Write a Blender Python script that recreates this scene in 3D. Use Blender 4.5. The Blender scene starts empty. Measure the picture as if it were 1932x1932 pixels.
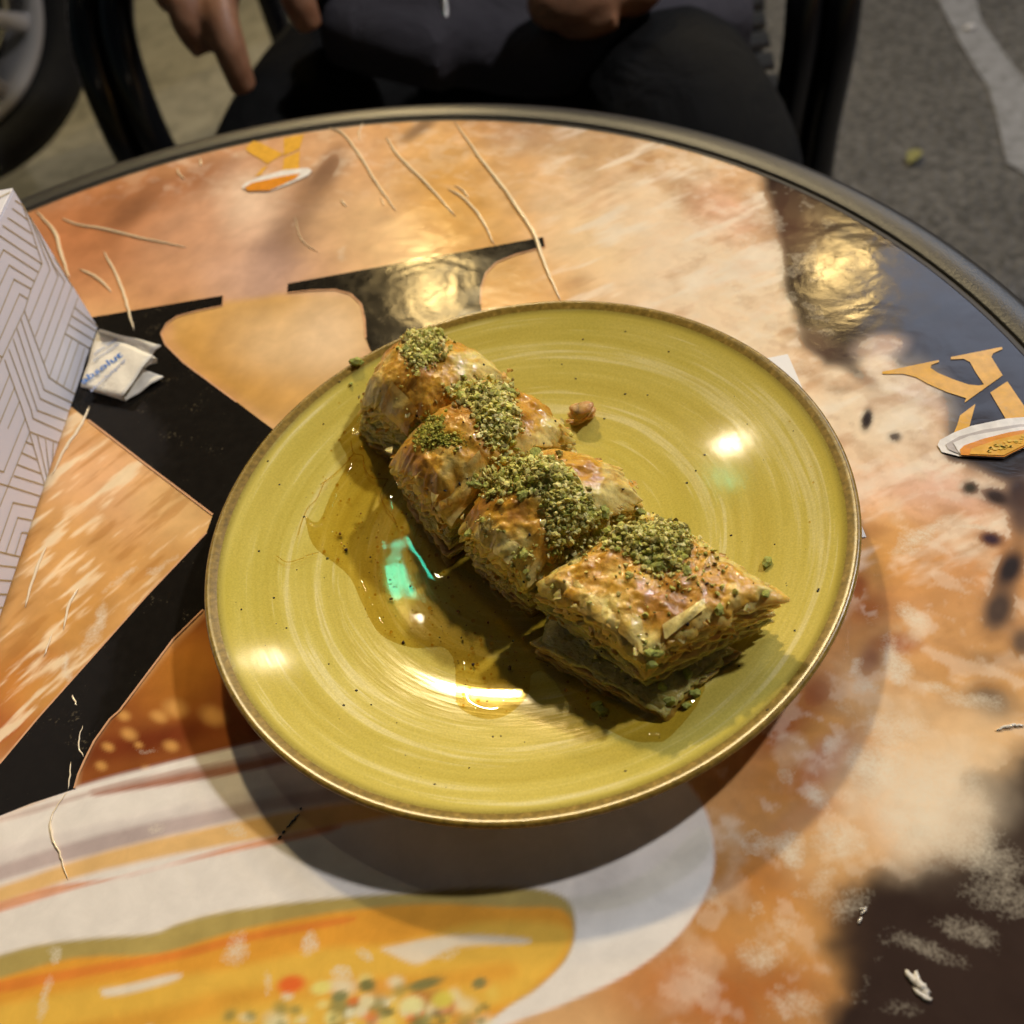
import bpy, bmesh, math, random
import numpy as np
from mathutils import Vector, Matrix
from mathutils.bvhtree import BVHTree
random.seed(7); rng = np.random.default_rng(7)
S = bpy.context.scene
COL = S.collection

# ------------------------------------------------------------------ camera
PIT, ROL, CH = math.radians(49.25), math.radians(-14.75), 0.2902
F = 1932 * 3030 / 3024.0
cr, sr = math.cos(ROL), math.sin(ROL)
RX = Vector((cr, sr * math.sin(PIT), sr * math.cos(PIT)))
UY = Vector((-sr, cr * math.sin(PIT), cr * math.cos(PIT)))
FW = Vector((0, math.cos(PIT), -math.sin(PIT)))
cam_d = bpy.data.cameras.new('camera'); cam = bpy.data.objects.new('camera', cam_d); COL.objects.link(cam)
m = Matrix.Identity(4)
for i in range(3):
    m[i][0], m[i][1], m[i][2] = RX[i], UY[i], -FW[i]
m[2][3] = CH
cam.matrix_world = m
cam_d.sensor_width = 36; cam_d.lens = 36 * 3030 / 3024.0
cam_d.clip_start = 0.01; cam_d.clip_end = 200
cam_d.dof.use_dof = True; cam_d.dof.focus_distance = 0.345; cam_d.dof.aperture_fstop = 10.5
S.camera = cam
CAMP = Vector((0, 0, CH))

# ------------------------------------------------------------------ night sky, lamps, exposure
W = bpy.data.worlds.new('World'); S.world = W; W.use_nodes = True
wn = W.node_tree
sky = wn.nodes.new('ShaderNodeTexSky'); sky.sky_type = 'NISHITA'; sky.sun_disc = False
sky.sun_elevation = math.radians(2.0); sky.sun_rotation = math.radians(120)
wn.links.new(sky.outputs[0], wn.nodes['Background'].inputs[0])
wn.nodes['Background'].inputs[1].default_value = 0.026
S.view_settings.view_transform = 'Standard'; S.view_settings.look = 'None'
S.view_settings.exposure = 0.2; S.view_settings.gamma = 1.0
S.cycles.sample_clamp_indirect = 4.0
S.cycles.caustics_reflective = False; S.cycles.caustics_refractive = False

def lamp(name, loc, target, power, col, size, shape='DISK', size_y=None):
    d = bpy.data.lights.new(name, 'AREA'); d.energy = power; d.color = col; d.shape = shape; d.size = size
    if size_y: d.size_y = size_y
    o = bpy.data.objects.new(name, d); COL.objects.link(o); o.location = loc
    o.rotation_euler = (Vector(target) - Vector(loc)).to_track_quat('-Z', 'Y').to_euler()
    return o
WARM = (1.0, 0.82, 0.54)
TGT = (0, 0.25, 0)
lamp('awning_lamp', (0.455, 1.97, 1.6), TGT, .6, WARM, 0.08)
lamp('awning_lamp_second', (-0.335, 1.38, 1.6), TGT, 1.0, WARM, 0.05)
lamp('side_lamp', (1.44, 0.70, 1.6), TGT, 25, (0.98, 0.95, 0.96), 0.12)
lamp('key_lamp', (0.05, 2.08, 1.6), TGT, 26, (1.0, .79, .44), 0.12)
lamp('far_lamp', (-0.06, 2.58, 1.6), TGT, 8, (1.0, .68, .26), 0.15)
lamp('corner_lamp', (1.06, 2.18, 1.6), TGT, 6, (1.0, .68, .26), 0.13)
lamp('street_lamp_light', (2.5, 3.3, 3.0), TGT, 36, (0.62, 0.76, 1.0), 1.3)
lamp('lit_sign', (-0.37, 1.83, 2.0), TGT, 0.16, (0.05, 1.0, 0.6), 0.03, 'RECTANGLE', 0.11)
sp_d = bpy.data.lights.new('shop_spot', 'SPOT'); sp_d.energy = 90; sp_d.color = (1.0, .82, .42); sp_d.spot_size = math.radians(44); sp_d.spot_blend = .6; sp_d.shadow_soft_size = .08
sp_o = bpy.data.objects.new('shop_spot', sp_d); COL.objects.link(sp_o); sp_o.location = (-1.2, 3.6, 1.9)
sp_o.rotation_euler = (Vector((-.45, 2.3, -.74)) - Vector(sp_o.location)).to_track_quat('-Z', 'Y').to_euler()

# ------------------------------------------------------------------ helpers
def ray(px, py):
    return RX * ((px - 966) / F) + UY * (-(py - 966) / F) + FW
def T(px, py, z=0.0):                        # point of the photograph on the level plane z
    d = ray(px, py); return CAMP + d * ((z - CH) / d.z)
def zoom(ox, oy, sc):
    return lambda x, y: ((ox + x / sc) / 1.5652, (oy + y / sc) / 1.5652)
def lin(c):
    if isinstance(c, str): c = [int(c[i:i + 2], 16) / 255 for i in (0, 2, 4)]
    return tuple(v / 12.92 if v <= .04045 else ((v + .055) / 1.055) ** 2.4 for v in c)

def mesh_obj(name, v, f, mat=None, parent=None, smooth=True):
    me = bpy.data.meshes.new(name)
    me.from_pydata([tuple(p) for p in v], [], [tuple(int(i) for i in q) for q in f]); me.update()
    if smooth: me.polygons.foreach_set('use_smooth', [True] * len(me.polygons))
    o = bpy.data.objects.new(name, me); COL.objects.link(o)
    if mat:
        me.materials.append(mat)
    if parent: o.parent = parent
    return o
def empty(name, loc=(0, 0, 0)):
    o = bpy.data.objects.new(name, None); COL.objects.link(o); o.location = loc
    o.empty_display_size = .02
    return o
def tag(o, label=None, cat=None, group=None, kind=None):
    if label: o['label'] = label
    if cat: o['category'] = cat
    if group: o['group'] = group
    if kind: o['kind'] = kind
    return o
def adopt(child, parent):                    # parent while keeping world coordinates (parents have no rotation)
    child.parent = parent; child.location = Vector(child.location) - Vector(parent.location)
    return child

def grid_faces(nu, nv, base=0, wrap=False):
    f = []
    for i in range(nu - 1 + (1 if wrap else 0)):
        for j in range(nv - 1):
            a = base + i * nv + j; b = base + ((i + 1) % nu) * nv + j
            f.append((a, b, b + 1, a + 1))
    return f
def lathe(prof, n=128, c=(0, 0, 0)):
    v = []; 
    for i in range(n):
        a = 2 * math.pi * i / n
        for r, z in prof: v.append((c[0] + r * math.cos(a), c[1] + r * math.sin(a), c[2] + z))
    return v, grid_faces(n, len(prof), 0, True)
def frame_sweep(pts, radii, n=12, flat=1.0, cap=True, side=None):
    """tube along pts; radii scalar or (a,b) per point"""
    pts = [Vector(p) for p in pts]; v = []; N = len(pts)
    up = Vector(side) if side else Vector((0.13, 0.21, 0.97))
    for i, p in enumerate(pts):
        t = (pts[min(i + 1, N - 1)] - pts[max(i - 1, 0)]).normalized()
        a = t.cross(up)
        if a.length < 1e-4: a = t.cross(Vector((1, 0, 0)))
        a.normalize(); b = a.cross(t).normalized()
        r = radii[i] if hasattr(radii, '__len__') else radii
        ra, rb = r if hasattr(r, '__len__') else (r, r)
        for k in range(n):
            th = 2 * math.pi * k / n
            v.append(p + a * (ra * math.cos(th)) + b * (rb * math.sin(th) * flat))
    f = []
    for i in range(N - 1):
        for k in range(n):
            q = i * n; f.append((q + k, q + (k + 1) % n, q + n + (k + 1) % n, q + n + k))
    if cap:
        f.append(tuple(range(n - 1, -1, -1))); f.append(tuple(range((N - 1) * n, N * n)))
    return v, f
def join(parts):
    V, Fc = [], []
    for v, f in parts:
        b = len(V); V += list(v); Fc += [tuple(i + b for i in q) for q in f]
    return V, Fc
def smooth_path(pts, n=8):
    pts = [Vector(p) for p in pts]; out = []
    P = [pts[0] * 2 - pts[1]] + pts + [pts[-1] * 2 - pts[-2]]
    for i in range(1, len(P) - 2):
        for k in range(n):
            t = k / n; a, b, c, d = P[i - 1], P[i], P[i + 1], P[i + 2]
            out.append(0.5 * ((2 * b) + (c - a) * t + (2 * a - 5 * b + 4 * c - d) * t * t + (3 * b - a - 3 * c + d) * t ** 3))
    out.append(pts[-1]); return out

# value noise (numpy, any number of points)
_perm = rng.random((256, 256)).astype(np.float32)
def vnoise(x, y):
    xi = np.floor(x).astype(int); yi = np.floor(y).astype(int); fx = x - xi; fy = y - yi
    fx = fx * fx * (3 - 2 * fx); fy = fy * fy * (3 - 2 * fy)
    g = lambda a, b: _perm[a & 255, b & 255]
    return (g(xi, yi) * (1 - fx) + g(xi + 1, yi) * fx) * (1 - fy) + (g(xi, yi + 1) * (1 - fx) + g(xi + 1, yi + 1) * fx) * fy
def fbm(x, y, o=4):
    s = 0; a = .5; t = 0
    for k in range(o):
        s = s + a * vnoise(x * 2 ** k + 17.3 * k, y * 2 ** k + 5.1 * k); t += a; a *= .5
    return s / t

# ------------------------------------------------------------------ materials
def mat(name, base=(.5, .5, .5), rough=.5, **kw):
    m = bpy.data.materials.new(name); m.use_nodes = True
    b = m.node_tree.nodes['Principled BSDF']
    b.inputs['Base Color'].default_value = (*base, 1); b.inputs['Roughness'].default_value = rough
    for k, v in kw.items():
        b.inputs[k.replace('_', ' ')].default_value = v
    return m
class NT:
    def __init__(s, m): s.t = m.node_tree; s.b = s.t.nodes['Principled BSDF']
    def n(s, ty, **kw):
        o = s.t.nodes.new(ty)
        for k, v in kw.items(): setattr(o, k, v)
        return o
    def l(s, a, b): s.t.links.new(a, b)
    def coord(s, kind='Object'):
        return s.n('ShaderNodeTexCoord').outputs[kind]
    def noise(s, vec, scale, detail=3, rough=.5, dist=0):
        o = s.n('ShaderNodeTexNoise'); s.l(vec, o.inputs['Vector'])
        o.inputs['Scale'].default_value = scale; o.inputs['Detail'].default_value = detail
        o.inputs['Roughness'].default_value = rough; o.inputs['Distortion'].default_value = dist
        return o.outputs['Fac']
    def ramp(s, fac, stops):
        o = s.n('ShaderNodeValToRGB'); s.l(fac, o.inputs[0]); e = o.color_ramp.elements
        while len(e) < len(stops): e.new(.5)
        for q, (p, c) in zip(e, stops):
            q.position = p; q.color = (*c, 1) if len(c) == 3 else c
        return o.outputs['Color']
    def math(s, op, a, b=None, c=None):
        o = s.n('ShaderNodeMath', operation=op)
        for i, x in enumerate((a, b, c)):
            if x is None: continue
            if isinstance(x, (int, float)): o.inputs[i].default_value = x
            else: s.l(x, o.inputs[i])
        return o.outputs[0]
    def mix(s, fac, a, b, mode='MIX'):
        o = s.n('ShaderNodeMix', data_type='RGBA', blend_type=mode)
        for i, x in ((0, fac), (6, a), (7, b)):
            if isinstance(x, (int, float)): o.inputs[i].default_value = x
            elif isinstance(x, tuple): o.inputs[i].default_value = (*x, 1)
            else: s.l(x, o.inputs[i])
        return o.outputs[2]
    def bump(s, h, strength, dist, to='Normal', normal=None):
        o = s.n('ShaderNodeBump'); s.l(h, o.inputs['Height'])
        o.inputs['Strength'].default_value = strength; o.inputs['Distance'].default_value = dist
        if normal: s.l(normal, o.inputs['Normal'])
        if to: s.l(o.outputs[0], s.b.inputs[to])
        return o.outputs[0]

def film_finish(N, wear=None):
    """clear vinyl film laid over the print: soft wrinkles, fine orange-peel, scratches"""
    c = N.coord('Object')
    big = N.noise(c, 34, 2, .5, .6); fine = N.noise(c, 330, 2, .55)
    med = N.noise(c, 125, 3, .55, 1.0)
    h = N.math('ADD', N.math('ADD', big, N.math('MULTIPLY', med, .16)), N.math('MULTIPLY', fine, .035))
    nb = N.bump(h, .085, .004, to=None)
    N.l(nb, N.b.inputs['Normal']); N.l(nb, N.b.inputs['Coat Normal'])
    sm = N.noise(c, 60, 4, .6)
    r = N.ramp(sm, [(.3, (.09,) * 3), (.75, (.2,) * 3)])
    N.l(r, N.b.inputs['Roughness'])
    N.b.inputs['Specular IOR Level'].default_value = .10
    N.b.inputs['Coat Weight'].default_value = 0; N.b.inputs['Coat Roughness'].default_value = .1

# printed tabletop: colours of the print come from the attribute Print, worn white scuffs from Wear
M_print = mat('printed_vinyl'); N = NT(M_print)
at = N.n('ShaderNodeAttribute', attribute_name='Print'); aw = N.n('ShaderNodeAttribute', attribute_name='Wear')
c = N.coord()
g1 = N.noise(c, 260, 4, .65); g2 = N.noise(c, 900, 3, .7)
var = N.ramp(N.noise(c, 90, 5, .62, .4), [(.25, (.9, .89, .88)), (.75, (1.08, 1.07, 1.06))])
colr = N.mix(1.0, at.outputs['Color'], var, 'MULTIPLY')
scuff = N.math('MULTIPLY', N.math('ADD', N.math('MULTIPLY', g1, .6), N.math('MULTIPLY', g2, .75)), aw.outputs['Fac'])
sc = N.ramp(scuff, [(.28, (0, 0, 0)), (.72, (1, 1, 1))])
colr = N.mix(N.math('MULTIPLY', sc, .75), colr, lin('e6dcc6'))
N.l(colr, N.b.inputs['Base Color']); film_finish(N)

def print_mat(name, col):
    m = mat(name, lin(col)); N = NT(m); c = N.coord()
    g = N.noise(c, 240, 4, .6)
    bits = N.ramp(N.math('MULTIPLY', N.noise(c, 70, 3, .6), N.noise(c, 700, 3, .7)), [(.36, (0, 0, 0)), (.45, (1, 1, 1))])
    base = N.mix(N.math('MULTIPLY', bits, .22), lin(col), lin('a89878'))
    base = N.mix(1.0, base, N.ramp(g, [(.3, (.85,) * 3), (.7, (1.12,) * 3)]), 'MULTIPLY')
    N.l(base, N.b.inputs['Base Color']); film_finish(N); return m
M_black_print = print_mat('black_ink', '1a1713')
M_gold_print = print_mat('gold_ink', 'dba63f')
M_white_print = print_mat('white_ink', 'e2ddd6')
M_grey_print = print_mat('grey_ink', 'b9b0aa')
M_orange_print = print_mat('orange_ink', 'd88c2e')
M_yellow_print = print_mat('yellow_ink', 'e0be55')
M_halo_print = print_mat('peach_ink', 'd3a27a')

M_rim = mat('black_table_edge', (.022, .020, .018), .4, Specular_IOR_Level=.5); N = NT(M_rim)
N.bump(N.noise(N.coord(), 900, 3), .25, .0006)
M_gap = mat('edge_groove', (.02, .014, .008), .6)
M_steel = mat('black_powder_coat', (.02, .02, .02), .4)
M_crease = mat('creased_film', lin('e8d6b4'), .22, Coat_Weight=.6)
M_chip = mat('torn_film', lin('d9d2c4'), .2, Coat_Weight=.6)

# glazed plate
M_glaze = mat('mustard_glaze', rough=.1); N = NT(M_glaze); c = N.coord()
sx = N.n('ShaderNodeSeparateXYZ'); N.l(c, sx.inputs[0])
rad = N.math('SQRT', N.math('ADD', N.math('POWER', sx.outputs[0], 2.0), N.math('POWER', sx.outputs[1], 2.0)))
ang = N.math('ARCTAN2', sx.outputs[1], sx.outputs[0])
cv = N.n('ShaderNodeCombineXYZ')
N.l(N.math('MULTIPLY', N.math('ADD', rad, N.math('MULTIPLY', N.math('SINE', ang), .0012)), 1.0), cv.inputs[0])
N.l(N.math('MULTIPLY', N.math('SINE', ang), .0035), cv.inputs[1])
N.l(N.math('MULTIPLY', N.math('COSINE', ang), .0035), cv.inputs[2])
r1 = N.noise(cv.outputs[0], 130, 2, .5); r2 = N.noise(cv.outputs[0], 420, 4, .6); r3 = N.noise(cv.outputs[0], 1500, 2, .6)
base = N.ramp(N.math('ADD', N.math('MULTIPLY', r1, .62), N.math('MULTIPLY', r2, .38)),
              [(.30, lin('c0ac4c')), (.47, lin('cab858')), (.56, lin('d2c164')), (.62, lin('e2d490')), (.68, lin('c9b657'))])
thin = N.ramp(r2, [(.60, (0, 0, 0)), (.68, (1, 1, 1))])
base = N.mix(N.math('MULTIPLY', thin, .38), base, lin('e8deA4'.lower()))
cloud = N.noise(c, 26, 3, .5); base = N.mix(N.ramp(cloud, [(.45, (0, 0, 0)), (.75, (.35, .35, .35))]), base, lin('b8ab40'))
grain = N.noise(c, 1500, 2, .7); base = N.mix(1.0, base, N.ramp(grain, [(.3, (.86, .86, .84)), (.7, (1.08, 1.08, 1.06))]), 'MULTIPLY')
edge = N.n('ShaderNodeMapRange'); N.l(rad, edge.inputs[0]); edge.inputs[1].default_value = .1050; edge.inputs[2].default_value = .1100
e2 = N.math('ADD', edge.outputs[0], N.math('MULTIPLY', N.math('SUBTRACT', grain, .5), .7))
base = N.mix(N.ramp(e2, [(.25, (0, 0, 0)), (.9, (1, 1, 1))]), base, lin('75662c'))
N.l(base, N.b.inputs['Base Color'])
N.l(N.ramp(r3, [(.3, (.06,) * 3), (.7, (.13,) * 3)]), N.b.inputs['Roughness'])
hb = N.math('ADD', N.math('ADD', N.math('MULTIPLY', r1, .8), N.math('MULTIPLY', r2, .30)), N.math('ADD', N.math('MULTIPLY', r3, .05), N.math('MULTIPLY', N.noise(c, 260, 2), .06)))
N.bump(hb, .026, .0012)
N.b.inputs['Specular IOR Level'].default_value = .5
M_platerim = mat('bronze_rim_glaze', lin('6a4f1d'), .27, Specular_IOR_Level=.5); N = NT(M_platerim)
N.l(N.ramp(N.noise(N.coord(), 500, 4, .6), [(.3, lin('6a5620')), (.6, lin('8f7430')), (.75, lin('a88a44'))]), N.b.inputs['Base Color'])
N.bump(N.noise(N.coord(), 300, 3), .04, .001)
M_platewhite = mat('white_glaze', lin('d6d0c0'), .12)
M_speck = mat('iron_speck', (.012, .01, .006), .3)

def food_mat(name, rough=.3, coat=.5, sss=.25, bump=.6, bs=700, spec=.5):
    m = mat(name, rough=rough, Coat_Weight=coat, Coat_Roughness=.05, Subsurface_Weight=sss, Subsurface_Scale=.004, Specular_IOR_Level=spec)
    m.node_tree.nodes['Principled BSDF'].inputs['Subsurface Radius'].default_value = (1, .55, .2)
    N = NT(m); a = N.n('ShaderNodeAttribute', attribute_name='Col'); c = N.coord()
    v = N.ramp(N.noise(c, 420, 4, .65), [(.28, (.68, .62, .52)), (.5, (1, 1, 1)), (.75, (1.22, 1.2, 1.1))])
    N.l(N.mix(1.0, a.outputs['Color'], v, 'MULTIPLY'), N.b.inputs['Base Color'])
    h = N.math('ADD', N.math('MULTIPLY', N.noise(c, bs, 4, .6, .5), .7), N.math('MULTIPLY', N.noise(c, bs * .3, 3, .5, 1.2), .9))
    nb = N.bump(h, bump, .0009)
    N.l(N.ramp(N.noise(c, 250, 3), [(.35, (rough * .55,) * 3), (.7, (min(1, rough * 1.9),) * 3)]), N.b.inputs['Roughness'])
    N.l(nb, N.b.inputs['Coat Normal'])
    return m
M_filo = food_mat('syrupy_filo', .42, .35, .55, .5, 620, .4)
M_crust = food_mat('toasted_filo_crust', .38, .55, .25, .45, 480, .35)
M_fill = food_mat('nut_filling', .36, .45, .55, .9, 800)
M_nut = mat('ground_pistachio', rough=.7, Subsurface_Weight=.1, Subsurface_Scale=.001); N = NT(M_nut)
a = N.n('ShaderNodeAttribute', attribute_name='Col'); c = N.coord()
N.l(N.mix(1.0, a.outputs['Color'], N.ramp(N.noise(c, 1400, 3, .6), [(.3, (.7, .7, .65)), (.7, (1.2, 1.2, 1.15))]), 'MULTIPLY'), N.b.inputs['Base Color'])
N.bump(N.noise(c, 2200, 3), .6, .0004)

# syrup: thin amber liquid, tinted clear with a mirror-smooth surface
def syrup_mat(name, tint, fine):
    m = bpy.data.materials.new(name); m.use_nodes = True; t = m.node_tree
    t.nodes.remove(t.nodes['Principled BSDF']); out = t.nodes['Material Output']
    tr = t.nodes.new('ShaderNodeBsdfTransparent'); tr.inputs[0].default_value = (*tint, 1)
    gl = t.nodes.new('ShaderNodeBsdfGlossy'); gl.inputs['Roughness'].default_value = .025
    fr = t.nodes.new('ShaderNodeLayerWeight'); fr.inputs[0].default_value = .5
    pw = t.nodes.new('ShaderNodeMath'); pw.operation = 'POWER'; pw.inputs[1].default_value = 5; t.links.new(fr.outputs['Facing'], pw.inputs[0])
    ma = t.nodes.new('ShaderNodeMath'); ma.operation = 'MULTIPLY_ADD'; ma.inputs[1].default_value = .95; ma.inputs[2].default_value = .045; t.links.new(pw.outputs[0], ma.inputs[0])
    mx = t.nodes.new('ShaderNodeMixShader'); tc = t.nodes.new('ShaderNodeTexCoord')
    bp = t.nodes.new('ShaderNodeBump'); n1 = t.nodes.new('ShaderNodeTexNoise'); n1.inputs['Scale'].default_value = fine; n1.inputs['Detail'].default_value = 2
    t.links.new(tc.outputs['Object'], n1.inputs['Vector']); t.links.new(n1.outputs['Fac'], bp.inputs['Height'])
    bp.inputs['Strength'].default_value = .035; bp.inputs['Distance'].default_value = .002
    for q in (gl, fr): t.links.new(bp.outputs[0], q.inputs['Normal'])
    t.links.new(ma.outputs[0], mx.inputs[0]); t.links.new(tr.outputs[0], mx.inputs[1]); t.links.new(gl.outputs[0], mx.inputs[2])
    t.links.new(mx.outputs[0], out.inputs[0]); return m
M_syrup = syrup_mat('amber_syrup', (.92, .84, .55), 55)
M_syrup_clear = syrup_mat('clear_syrup', (.92, .8, .5), 120)

M_card = mat('white_card', lin('dedde4'), .55); N = NT(M_card)
N.bump(N.noise(N.coord(), 1200, 3), .15, .0003)
M_foil = mat('gold_foil_ink', lin('ad9a6e'), .4)
M_paper = mat('sachet_paper', lin('e2dccd'), .55); N = NT(M_paper)
N.bump(N.noise(N.coord(), 160, 3), .5, .0012)
M_inkblue = mat('blue_ink', lin('2f72c4'), .6)
M_inkpale = mat('pale_blue_ink', lin('8f9cc0'), .6)
M_napkin = mat('napkin_tissue', lin('e6e4e2'), .8)

M_asphalt = mat('asphalt', rough=.85); N = NT(M_asphalt); c = N.coord()
vo = N.n('ShaderNodeTexVoronoi'); N.l(c, vo.inputs['Vector']); vo.inputs['Scale'].default_value = 95
a1 = N.ramp(N.math('ADD', N.math('MULTIPLY', N.noise(c, 70, 5, .7), .7), N.math('MULTIPLY', N.noise(c, 5, 3), .3)),
            [(.32, (.09, .086, .08)), (.55, (.17, .162, .15)), (.75, (.29, .28, .26))])
N.l(N.mix(.45, a1, vo.outputs['Color'], 'OVERLAY'), N.b.inputs['Base Color'])
a2 = N.n('ShaderNodeRGBToBW'); N.l(N.b.inputs['Base Color'].links[0].from_socket, a2.inputs[0]); N.l(N.mix(1.0, a2.outputs[0], (1.0, .975, .94), 'MULTIPLY'), N.b.inputs['Base Color'])
N.bump(N.math('ADD', vo.outputs['Distance'], N.noise(c, 160, 4, .7)), 1.0, .011)
M_paint = mat('worn_road_paint', rough=.7); N = NT(M_paint); c = N.coord()
N.l(N.ramp(N.noise(c, 45, 5, .7), [(.3, (.13, .13, .13)), (.5, (.23, .235, .25)), (.75, (.30, .305, .33))]), N.b.inputs['Base Color'])
N.bump(N.noise(c, 160, 4, .7), .5, .004)
M_pave = mat('stone_pavement', rough=.8); N = NT(M_pave); c = N.coord()
N.l(N.ramp(N.noise(c, 14, 6, .65, .8), [(.3, (.13, .12, .09)), (.55, (.24, .22, .17)), (.8, (.3, .28, .22))]), N.b.inputs['Base Color'])
N.bump(N.noise(c, 60, 5, .7), .6, .01)
M_chair = mat('black_gloss_tube', (.008, .008, .009), .22, Coat_Weight=.4)
M_seat = mat('black_slat', (.012, .012, .012), .5)
M_tyre = mat('tyre_rubber', (.012, .012, .012), .75); N = NT(M_tyre); N.bump(N.noise(N.coord(), 60, 3), .3, .004)
M_alloy = mat('alloy', (.72, .70, .69), .35, Metallic=.35)
M_carpaint = mat('dark_car_paint', (.01, .01, .012), .2, Coat_Weight=.8)
M_skin = mat('skin', lin('b07a52'), .5, Subsurface_Weight=.15, Subsurface_Scale=.005); N = NT(M_skin); c = N.coord()
N.l(N.ramp(N.noise(c, 60, 4), [(.3, lin('8a5f44')), (.7, lin('ad7f60'))]), N.b.inputs['Base Color']); N.bump(N.noise(c, 500, 4), .25, .001)
def cloth(name, c1, c2, sc=900):
    m = mat(name, rough=.95, Specular_IOR_Level=.15); N = NT(m); c = N.coord()
    N.l(N.ramp(N.noise(c, 9, 4), [(.3, c1), (.7, c2)]), N.b.inputs['Base Color'])
    N.bump(N.math('ADD', N.math('MULTIPLY', N.noise(c, sc, 2), .12), N.noise(c, 16, 3, .5, .8)), .7, .02); return m
M_trousers = cloth('black_denim', (.006, .006, .006), (.010, .010, .010))
M_jacket = cloth('grey_jersey', (.045, .042, .05), (.075, .07, .08))
M_hair = mat('dark_hair', (.012, .009, .007), .5)
M_zip = mat('zip_metal', (.6, .6, .58), .3, Metallic=.9)
M_leaf = mat('dry_leaf', lin('7d7b48'), .8)

# ================================================================== SETTING
GZ = -0.74
def ground_sheet(name, x0, x1, y0, y1, z, m):
    return tag(mesh_obj(name, [(x0, y0, z), (x1, y0, z), (x1, y1, z), (x0, y1, z)], [(0, 1, 2, 3)], m, smooth=False), kind='structure')
ground_sheet('ground', -60, 60, -60, 60, GZ, M_asphalt)
# paved strip behind the chair
pv = [T(150, 330, GZ), T(600, 330, GZ), T(640, -700, GZ), T(-300, -700, GZ)]
pave = mesh_obj('pavement', [(-2.6, 1.72, GZ + .004), (0.22, 1.66, GZ + .004), (0.6, 6.5, GZ + .004), (-3.4, 6.5, GZ + .004)], [(0, 1, 2, 3)], M_pave, smooth=False)
tag(pave, kind='structure')
Z5 = zoom(2024, 0, 1.932)
stripe = [(1300, -260), (1460, 50), (1560, 240), (1640, 380), (1720, 500), (1765, 640), (1790, 750), (1830, 940), (1932, 1000), (2150, 1120), (2260, 900), (2080, 640), (1932, 470), (1800, 290), (1690, 140), (1640, -60), (1560, -260)]
sv = [T(*Z5(*p), GZ) + Vector((0, 0, .004)) for p in stripe]
tag(mesh_obj('road_marking', sv, [tuple(range(len(sv)))[::-1]], M_paint, smooth=False), kind='structure')

# ================================================================== TABLE
TC = Vector((-.1268, .2455, 0)); TR, PR = .3478, .3322
table = tag(empty('cafe_table', (TC.x, TC.y, GZ)), 'round cafe table with black edge and a food photograph printed on its top', 'table')

# ---- print painted on a fine mesh of the top
step = .0009
ax = np.arange(-PR, PR + step, step); gx, gy = np.meshgrid(ax, ax, indexing='ij')
n = len(ax); inside = gx ** 2 + gy ** 2 <= (PR - .0006) ** 2
idx = -np.ones((n, n), int); idx[inside] = np.arange(inside.sum())
X = gx[inside] + TC.x; Y = gy[inside] + TC.y
q = inside[:-1, :-1] & inside[1:, :-1] & inside[1:, 1:] & inside[:-1, 1:]
quads = np.stack([idx[:-1, :-1][q], idx[1:, :-1][q], idx[1:, 1:][q], idx[:-1, 1:][q]], 1)
vx, vy, vz = X, Y, -CH
dep = vx * FW.x + vy * FW.y + vz * FW.z
PX = 966 + F * (vx * RX.x + vy * RX.y + vz * RX.z) / dep
PY = 966 - F * (vx * UY.x + vy * UY.y + vz * UY.z) / dep
wx = (fbm(X * 55, Y * 55, 4) - .5) * 2; wy = (fbm(X * 55 + 40, Y * 55 + 9, 4) - .5) * 2
C = np.zeros((len(X), 3)); Wr = np.zeros(len(X))
def setc(a, col):
    global C
    C = C * (1 - a[:, None]) + np.array(lin(col))[None] * a[:, None]
def sstep(t): t = np.clip(t, 0, 1); return t * t * (3 - 2 * t)
def ell(cx, cy, rx, ry, ang=0, soft=.5, warp=0, al=1.0):
    u = PX + wx * warp - cx; v = PY + wy * warp - cy; a = math.radians(ang)
    p = (u * math.cos(a) + v * math.sin(a)) / rx; r = (-u * math.sin(a) + v * math.cos(a)) / ry
    d = np.sqrt(p * p + r * r)
    return al * sstep((1 + soft - d) / (2 * soft))
def poly(pts, soft=3, warp=0, al=1.0):
    x = PX + wx * warp; y = PY + wy * warp
    xs = [p[0] for p in pts]; ys = [p[1] for p in pts]
    out = np.zeros(len(x))
    k = (x > min(xs) - soft * 2) & (x < max(xs) + soft * 2) & (y > min(ys) - soft * 2) & (y < max(ys) + soft * 2)
    x = x[k]; y = y[k]; d2 = np.full(len(x), 1e12); ins = np.zeros(len(x), bool)
    for (x1, y1), (x2, y2) in zip(pts, pts[1:] + pts[:1]):
        ex, ey = x2 - x1, y2 - y1; L = ex * ex + ey * ey + 1e-9
        t = np.clip(((x - x1) * ex + (y - y1) * ey) / L, 0, 1)
        d2 = np.minimum(d2, (x - x1 - t * ex) ** 2 + (y - y1 - t * ey) ** 2)
        c1 = ((y1 > y) != (y2 > y)); xi = (x2 - x1) * (y - y1) / (y2 - y1 + 1e-12) + x1
        ins ^= c1 & (x < xi)
    sd = np.sqrt(d2) * np.where(ins, 1, -1)
    out[k] = al * sstep((sd + soft) / (2 * soft)); return out

big = fbm(X * 16, Y * 16, 4); med = fbm(X * 45 + 3, Y * 45, 4)
C[:] = lin('c9955a')
setc(sstep((big - .42) / .25) * .8, 'd2a468'); setc(sstep((.46 - big) / .2) * .6, 'b57c45')
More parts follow.
